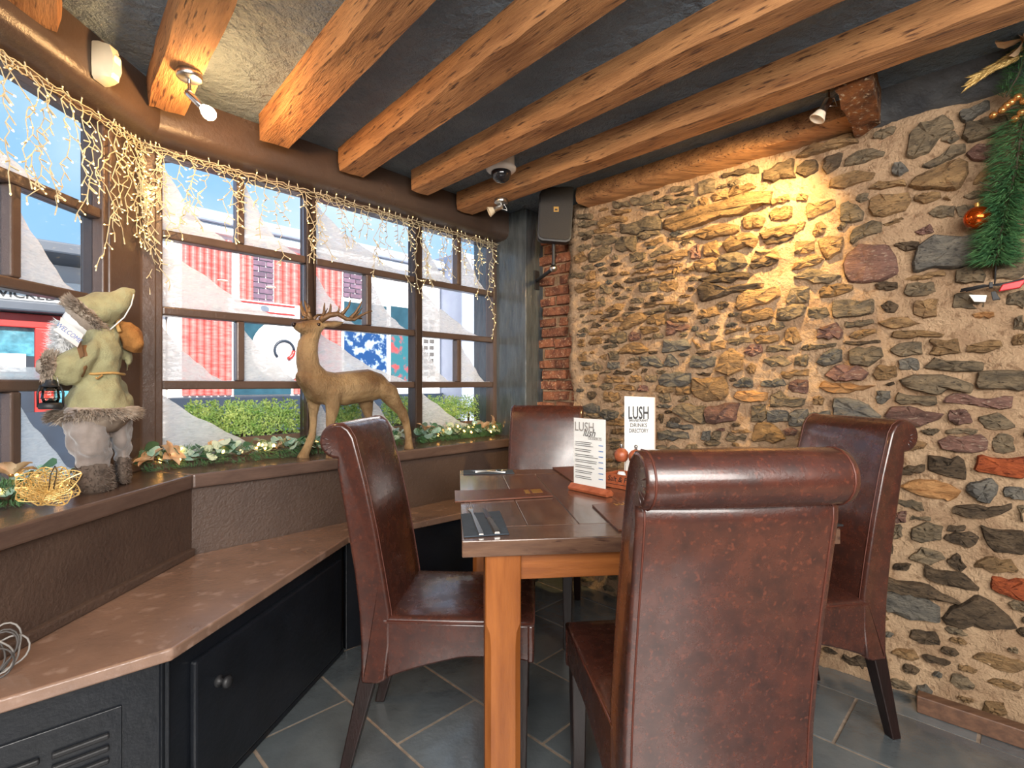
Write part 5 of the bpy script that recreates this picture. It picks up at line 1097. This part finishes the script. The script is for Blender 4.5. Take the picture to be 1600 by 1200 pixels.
# gold lattice poinsettia lying on the sill
pz = thing('gold_poinsettia', 'large gold lattice poinsettia on the sill beside the christmas figure', 'decoration', FA(.56, .22, .85))
fc = P(76, 752, 1.45); fc.z = .893; TI = V((.45, -.62, .75)).to_track_quat('Z', 'X').to_matrix().to_4x4()
for k in range(9):
    a_ = k * .698 + .2; ll = .088 if k % 2 else .075; el = rnd.uniform(-.1, .75)
    R0 = Matrix.Translation(fc) @ TI @ Matrix.Rotation(a_, 4, 'Z') @ Matrix.Rotation(-.15 - el * .6, 4, 'Y'); mb = MB()
    prof = [(u, .026 * math.sin(math.pi * min(1, u * .9 + .08)) ** .8) for u in [i / 8 for i in range(9)]]
    def pp(u, v): w = .036 * max(.05, math.sin(math.pi * min(1, u * .9 + .08))) ** .8; z = .012 * math.sin(2.6 * u) - .006 * u; q_ = R0 @ V((ll * u, v * w, z)); q_.z = max(q_.z, .849); return q_
    for v in (-1, 0, 1): mb.tube([pp(i / 8, v) for i in range(9)], .0018, 4)
    for i in range(1, 9):
        for sg_ in (-1, 1): mb.tube([pp((i - 1) / 8, 0), pp(i / 8, sg_ * .55), pp(min(1, (i + .3) / 8), sg_)], .0011, 4); mb.tube([pp(i / 8, sg_ * .1), pp((i - .5) / 8, sg_ * .6), pp((i - .3) / 8, sg_)], .0009, 4)
    mb.build('petal', M['goldmesh'], pz)
MB().tube([fc, fc + V((.005, 0, .05)), fc + V((.018, 0, .075)), fc + V((.024, 0, .06)), fc + V((.014, 0, .01))], .0014, 5).build('stem', M['stem'], pz, smooth=True)
# wall garland at the right edge
gp = [FW(*(lambda h_: (h_[0], .07 + .0, h_[1]))(FW.hit(px, py, .07))) for px, py in ((1600, 190), (1592, 225), (1588, 262), (1578, 300), (1570, 335), (1562, 372), (1556, 412))]
gp = [gp[0] + V((.1, -.1, .12)), gp[0] + V((.04, -.04, .05))] + gp
wg = thing('wall_garland', 'green pine garland with copper bauble hanging on the stone wall', 'garland', gp[3]); rr = random.Random(77)
MB().tube(gp, .004, 6).build('stem', M['stem'], wg, smooth=True)
mb = MB(); needles(mb, gp, 6500, .065, .04, rr, w=.0017); needles(mb, gp[4:], 2200, .035, .045, rr, w=.0017); mb.build('pine_needles', M['needle'], wg, kind='stuff')
for px, py in ((1562, 285), (1556, 300), (1548, 292)):
    s_, z = FW.hit(px, py, .1); MB().tube([gp[4], FW(s_, .1, z), FW(s_ - .03, .11, z + rr.uniform(-.03, .03))], .0022, 5).build('twig', M['stem'], wg, smooth=True)
s_, z = FW.hit(1527, 340, .08); bc = FW(s_, .08, z)
ba = thing('bauble', 'shiny copper bauble hanging beside the wall garland', 'ornament', bc)
MB().ball(bc, .04, 24, 16).build('ball', M['copper'], ba, smooth=True)
MB().tube([bc + V((0, 0, .038)), bc + V((0, 0, .052))], .008, 10).build('cap', M['gold'], ba, smooth=True, sharp=60)
MB().tube([bc + V((0, 0, .05)), bc + V((.02, -.01, .08)), gp[5]], .0012, 5).build('thread', M['gold'], ba)
# golden wheat, gold berries and a peach flower high at the right edge
hs = thing('festive_spray', 'gold wheat, gold berries and peach flower spray at the upper right', 'decoration', FW(*(lambda h_: (h_[0], .12, h_[1]))(FW.hit(1595, 95, .12))))
def W(px, py, d=.12): s_, z = FW.hit(px, py, d); return FW(s_, d, z)
for a_, b_ in (((1515, 132), (1610, 70)), ((1530, 118), (1612, 80)), ((1548, 105), (1612, 66)), ((1522, 120), (1606, 84))):
    p0, p1 = W(*a_), W(*b_); mb = MB(); mb.tube([p0, p1], .0018, 5)
    for k in range(16):
        c = p0.lerp(p1, k / 18); d = (p0 - p1).normalized()
        for sg_ in (-1, 1):
            e_ = d + V((0, 0, sg_ * .45)) + FW.n * rr.uniform(-.2, .2); mb.tube([c, c + e_ * .012, c + e_ * .026], [.001, .0034, .0005], 5)
    mb.build('wheat_ear', M['goldmesh'], hs, smooth=True)
for px, py in ((1552, 180), (1566, 172), (1573, 165), (1580, 160), (1586, 186), (1596, 176), (1590, 152), (1600, 158)):
    c = W(px, py, .11); MB().ball(c, .0125, 14, 9).build('berry', M['berry'], hs, smooth=True)
    MB().tube([c, W(1606, 160, .1)], .0016, 5).build('berry_stem', M['stem'], hs)
for j in range(6):
    c = W(1600, 60, .14); place(petal_me, 'petal', Matrix.Translation(c) @ FW.mat() @ Matrix.Rotation(j * 1.047, 4, 'Y') @ Matrix.Rotation(.5, 4, 'Z') @ Matrix.Scale(1.3, 4), hs)
pth = [W(1572, 150, .09), W(1590, 120, .1), W(1600, 90, .1), W(1598, 50, .1), W(1592, 30, .1), W(1606, 20, .1)]
mb = MB(); needles(mb, pth, 2200, .035, .035, rr, w=.0016); mb.build('pine_needles', M['needle'], hs, kind='stuff'); MB().tube(pth, .003, 5).build('stem', M['stem'], hs)

# ============================================================ OUTSIDE THE WINDOWS
MB().prism([(-14, -2), (-1.68, -2), (-1.68, 2.0), xy(FB(0, -.16, 0)), xy(FB(3, -.16, 0)), (6, 8), (6, 22), (-14, 22)], -.2, -.12).build('street', M['road'], kind=S)
# planter boxes with box hedging on the outer ledge
pbx = thing('planter_box', 'long brown planter box outside the front windows', 'planter', FB(1.1, -.2, .8))
MB().fbox(FB, .12, 2.07, -.34, -.325, .78, .94).build('board', M['planter'], pbx); MB().fbox(FB, .12, 2.07, -.115, -.10, .78, .94).build('board', M['planter'], pbx)
MB().fbox(FB, .12, 2.07, -.325, -.115, .78, .80).build('base', M['planter'], pbx); MB().fbox(FB, .12, 2.07, -.325, -.115, .80, .925).build('soil', M['stem'], pbx)
for sa in (.15, 1.95): MB().fbox(FB, sa, sa + .03, -.3, -.14, -.13, .78).build('bracket', M['planter'], pbx)
rr = random.Random(91)
for px0, px1, lab in ((283, 350, 'left end of the planter, first clump'), (345, 408, 'planter, second clump from the figure'), (400, 470, 'planter, flowering clump left of the stag'), (512, 566, 'planter, clump seen under the belly of the stag'), (596, 648, 'planter, clump behind the hind legs of the stag'), (664, 712, 'planter, left clump in the last window bay'), (702, 760, 'planter, right clump beside the post')):
    s0_, _ = FB.hit(px0, 640, -.22); s1_, _ = FB.hit(px1, 640, -.22); mid = (s0_ + s1_) / 2
    hdg = thing('box_shrub', 'small bright box shrub: ' + lab, 'shrub', FB(mid, -.22, .93), 0, 'box shrubs in the planter')
    MB().tube([FB(mid, -.22, .925), FB(mid, -.22, 1.03)], .008, 6).build('stem', M['stem'], hdg)
    mb = MB()
    for k in range(2000):
        a_, b_ = rr.uniform(0, 6.283), rr.uniform(-.75, 1); r_ = rr.random() ** .4
        c = FB(mid + (s1_ - s0_) / 2 * r_ * math.cos(a_) * math.sqrt(max(0, 1 - max(0, b_) ** 2 * .7)), -.22 + .085 * r_ * math.sin(a_), 1.005 + .115 * b_ * r_ + .02 * noise.noise(V((a_ * 2, b_ * 3, k * 0))))
        d = V((rr.uniform(-1, 1), rr.uniform(-1, 1), rr.uniform(-.2, 1.2))).normalized(); s2 = d.orthogonal().normalized() * .0042; L = rr.uniform(.012, .024); b = len(mb.v)
        mb.v += [tuple(c), tuple(c + d * L * .5 + s2), tuple(c + d * L), tuple(c + d * L * .5 - s2)]; mb.f.append((b, b + 1, b + 2, b + 3))
    mb.build('foliage', M['hedge'], hdg, kind='stuff')
# the building across the street
def X(px, py, d=0): s_, z = FX.hit(px, py, d); return s_, z
oppo = thing('pub_facade', 'white and red building with ribbed terracotta columns across the street', 'building', FX(3.0, 0, 0))
sA, _ = X(262, 500); sB = X(722, 500, .6)[0] - .03
zt_ = 3.32
MB().fbox(FX, sA, sB, -.4, 0, -.12, zt_).build('wall', M['facade'], oppo)
MB().fbox(FX, sA - .1, sB, -.4, .16, zt_, zt_ + .16).build('cornice', M['greycol'], oppo, bevel=.03)
MB().fbox(FX, sA - .1, sB, -.4, .1, zt_ - .12, zt_).build('cornice_band', M['facade'], oppo, bevel=.02)
def rib(px0, px1, n, z0, z1):
    a0_, _ = X(px0, 500); a1_, _ = X(px1, 500); w = (a1_ - a0_) / n
    for k in range(n):
        c = a0_ + w * (k + .5); ring = lambda z: [FX(c + w * .5 * math.cos(t_ * .3927), w * .45 * math.sin(t_ * .3927), z) for t_ in range(9)]
        MB().rings([ring(z0), ring(z1)]).build('column_rib', M['terra'], oppo, smooth=True, sharp=60)
zp = 1.05
rib(284, 362, 7, zp, 3.15); rib(374, 396, 2, 2.35, 3.15); rib(428, 478, 4, 2.35, 3.15); rib(458, 474, 2, zp, 2.35); rib(482, 534, 5, zp, 3.15)
for a_, b_ in ((391, 426), (536, 566)):
    s0_, _ = X(a_, 500); s1_, _ = X(b_, 500); nb = 0; z = 2.1 if a_ < 400 else 1.9
    while z < 3.1:
        x = s0_ - (.1 if nb % 2 else 0)
        while x < s1_ - .03:
            MB().fbox(FX, max(x, s0_), min(x + .2, s1_), 0, .03, z, z + .062).build('brick', M['purplebrick'], oppo); x += .215
        z += .078; nb += 1
# doorway with red lined frame, arched glass and roundel
s0_, z0_ = X(352, 480); s1_, z1_ = X(464, 455)
MB().fbox(FX, s0_, s1_, .0, .10, 2.12, 2.36).build('door_head', M['facade'], oppo, bevel=.01)
for z in (2.32, 2.2): MB().fbox(FX, s0_ + .08, s1_ - .08, .10, .112, z, z + .022).build('red_line', M['redpaint'], oppo)
MB().fbox(FX, s0_ + .1, s1_ - .1, .0, .03, zp, 2.12).build('door_glass', M['teal'], oppo)
s_, z = X(440, 548); MB().lathe([(.001, 0), (.42, 0), (.44, .02), (.40, .05), (.30, .06), (.001, .06)], 36, M3(FX.n, FX(s_, .03, z))).build('roundel', M['facade'], oppo, smooth=True, sharp=40)
MB().tube([FX(s_ + .14 * math.cos(k * .3), .10, z + .14 * math.sin(k * .3)) for k in range(14)], .02, 6).build('roundel_ring', M['navy'], oppo, smooth=True)
MB().tube([FX(s_ + .13 * math.cos(-k * .3), .11, z + .13 * math.sin(-k * .3)) for k in range(5)], .03, 6).build('roundel_mark', M['redpaint'], oppo, smooth=True)
# plinth, poster windows, wall lettering, grey pier
MB().fbox(FX, sA, sB, 0, .12, -.12, zp - .02).build('plinth', M['navy'], oppo, bevel=.01)
for a_, b_, t_, bt, mt in ((535, 601, 516, 596, 'poster'), (608, 646, 520, 596, 'poster2')):
    s0_, z1_ = X(a_, t_); s1_, z0_ = X(b_, bt)
    MB().fbox(FX, s0_ - .04, s1_ + .04, 0, .05, z0_ - .03, z1_ + .52).build('window_surround', M['facade'], oppo, bevel=.01)
    MB().fbox(FX, s0_, s1_, .05, .06, z0_, z0_ + (z1_ - z0_) * .98).build('poster', M[mt], oppo)
    MB().fbox(FX, s0_, s1_, .05, .06, z1_ + .08, z1_ + .46).build('window_glass', M['teal'], oppo)
    MB().fbox(FX, s0_ - .05, s1_ + .05, .05, .085, z1_ + .0, z1_ + .07).build('window_rail', M['navy'], oppo)
for k, px in enumerate((666, 675)):
    s_, zz = X(px, 548); mb = MB(); r_ = random.Random(k)
    for i in range(9): mb.fbox(FX, s_ - .06, s_ + .06 - r_.uniform(0, .05), .0, .012, zz + .5 - i * .12, zz + .57 - i * .12)
    mb.build('wall_lettering', M['ink'], oppo, kind='stuff')
s0_, _ = X(722, 500, .6); s1_, _ = X(800, 500, .6)
gc = thing('grey_pier', 'pale blue grey pier beyond the last window bay', 'pier', FX(s0_ + .5, .4, 0))
MB().fbox(FX, s0_, s1_ + 1.4, -.3, .6, -.12, 3.6).build('pier', M['greycol'], gc, bevel=.02)
MB().fbox(FX, s0_ + .35, s0_ + .39, .6, .63, -.12, 3.6).build('joint_strip', M['facade'], gc)
# the shop at the left
shop = thing('shop_front', 'red framed shop front with white name board at the far left', 'shop', FX(-1.2, 0, 0))
a0_, _ = X(-70, 500); a1_, _ = X(232, 500)
MB().fbox(FX, a0_, sA - .02, -.5, -.02, -.12, 2.55).build('wall', M['facade'], shop)
MB().fbox(FX, a0_, a1_ + .1, -.02, .7, 2.52, 2.64).build('canopy', M['darkgrey'], shop, bevel=.02)
for k in range(5):
    s_ = a0_ + .5 + k * .6; MB().lathe([(.001, 0), (.06, 0), (.06, .012), (.001, .012)], 16, M3((0, 0, -1), FX(s_, .45, 2.52))).build('canopy_light', M['bulb_off'], shop, smooth=True, sharp=50)
MB().fbox(FX, a0_, a1_, -.02, .14, 2.08, 2.32).build('name_board', M['paper'], shop, bevel=.01)
s_, z = X(38, 461, .14); text('WICKED', .11, M['black'], shop, FX(s_, .145, z), FX.e, up, squeeze=1.2, bold=.003)
MB().fbox(FX, a0_, a1_, -.02, .22, 1.96, 2.07).build('gutter', M['darkgrey'], shop, bevel=.02)
MB().fbox(FX, a0_, a1_, -.02, .08, 1.80, 1.95).build('red_band', M['redpaint'], shop, bevel=.01)
for a_, b_ in ((54, 84), (-60, -50)):
    s0_, _ = X(a_, 500, .08); s1_, _ = X(b_, 500, .08); MB().fbox(FX, s0_, s1_, -.02, .1, -.1, 1.8).build('red_pilaster', M['redpaint'], shop, bevel=.01)
s0_, _ = X(-48, 500); s1_, _ = X(53, 500)
MB().fbox(FX, s0_, s1_, -.02, .02, 1.5, 1.8).build('display_glass', M['cyan'], shop); MB().fbox(FX, s0_, s1_, -.02, .015, .9, 1.5).build('display_glass', M['navy'], shop)
s1_, _ = X(40, 500); MB().fbox(FX, s0_, s1_, .02, .05, 1.33, 1.52).build('menu_board', M['paper'], shop); MB().fbox(FX, s0_, s1_, .02, .05, 1.27, 1.315).build('notice_strip', M['cyan'], shop)
s0_, _ = X(86, 500); s1_, _ = X(232, 500); MB().fbox(FX, s0_, s1_, -.02, .02, .9, 1.8).build('display_glass', M['cyan'], shop)
MB().fbox(FX, a0_, a1_, -.02, .12, -.12, .9).build('stall_riser', M['navy'], shop)
# parked car seen low through the left window
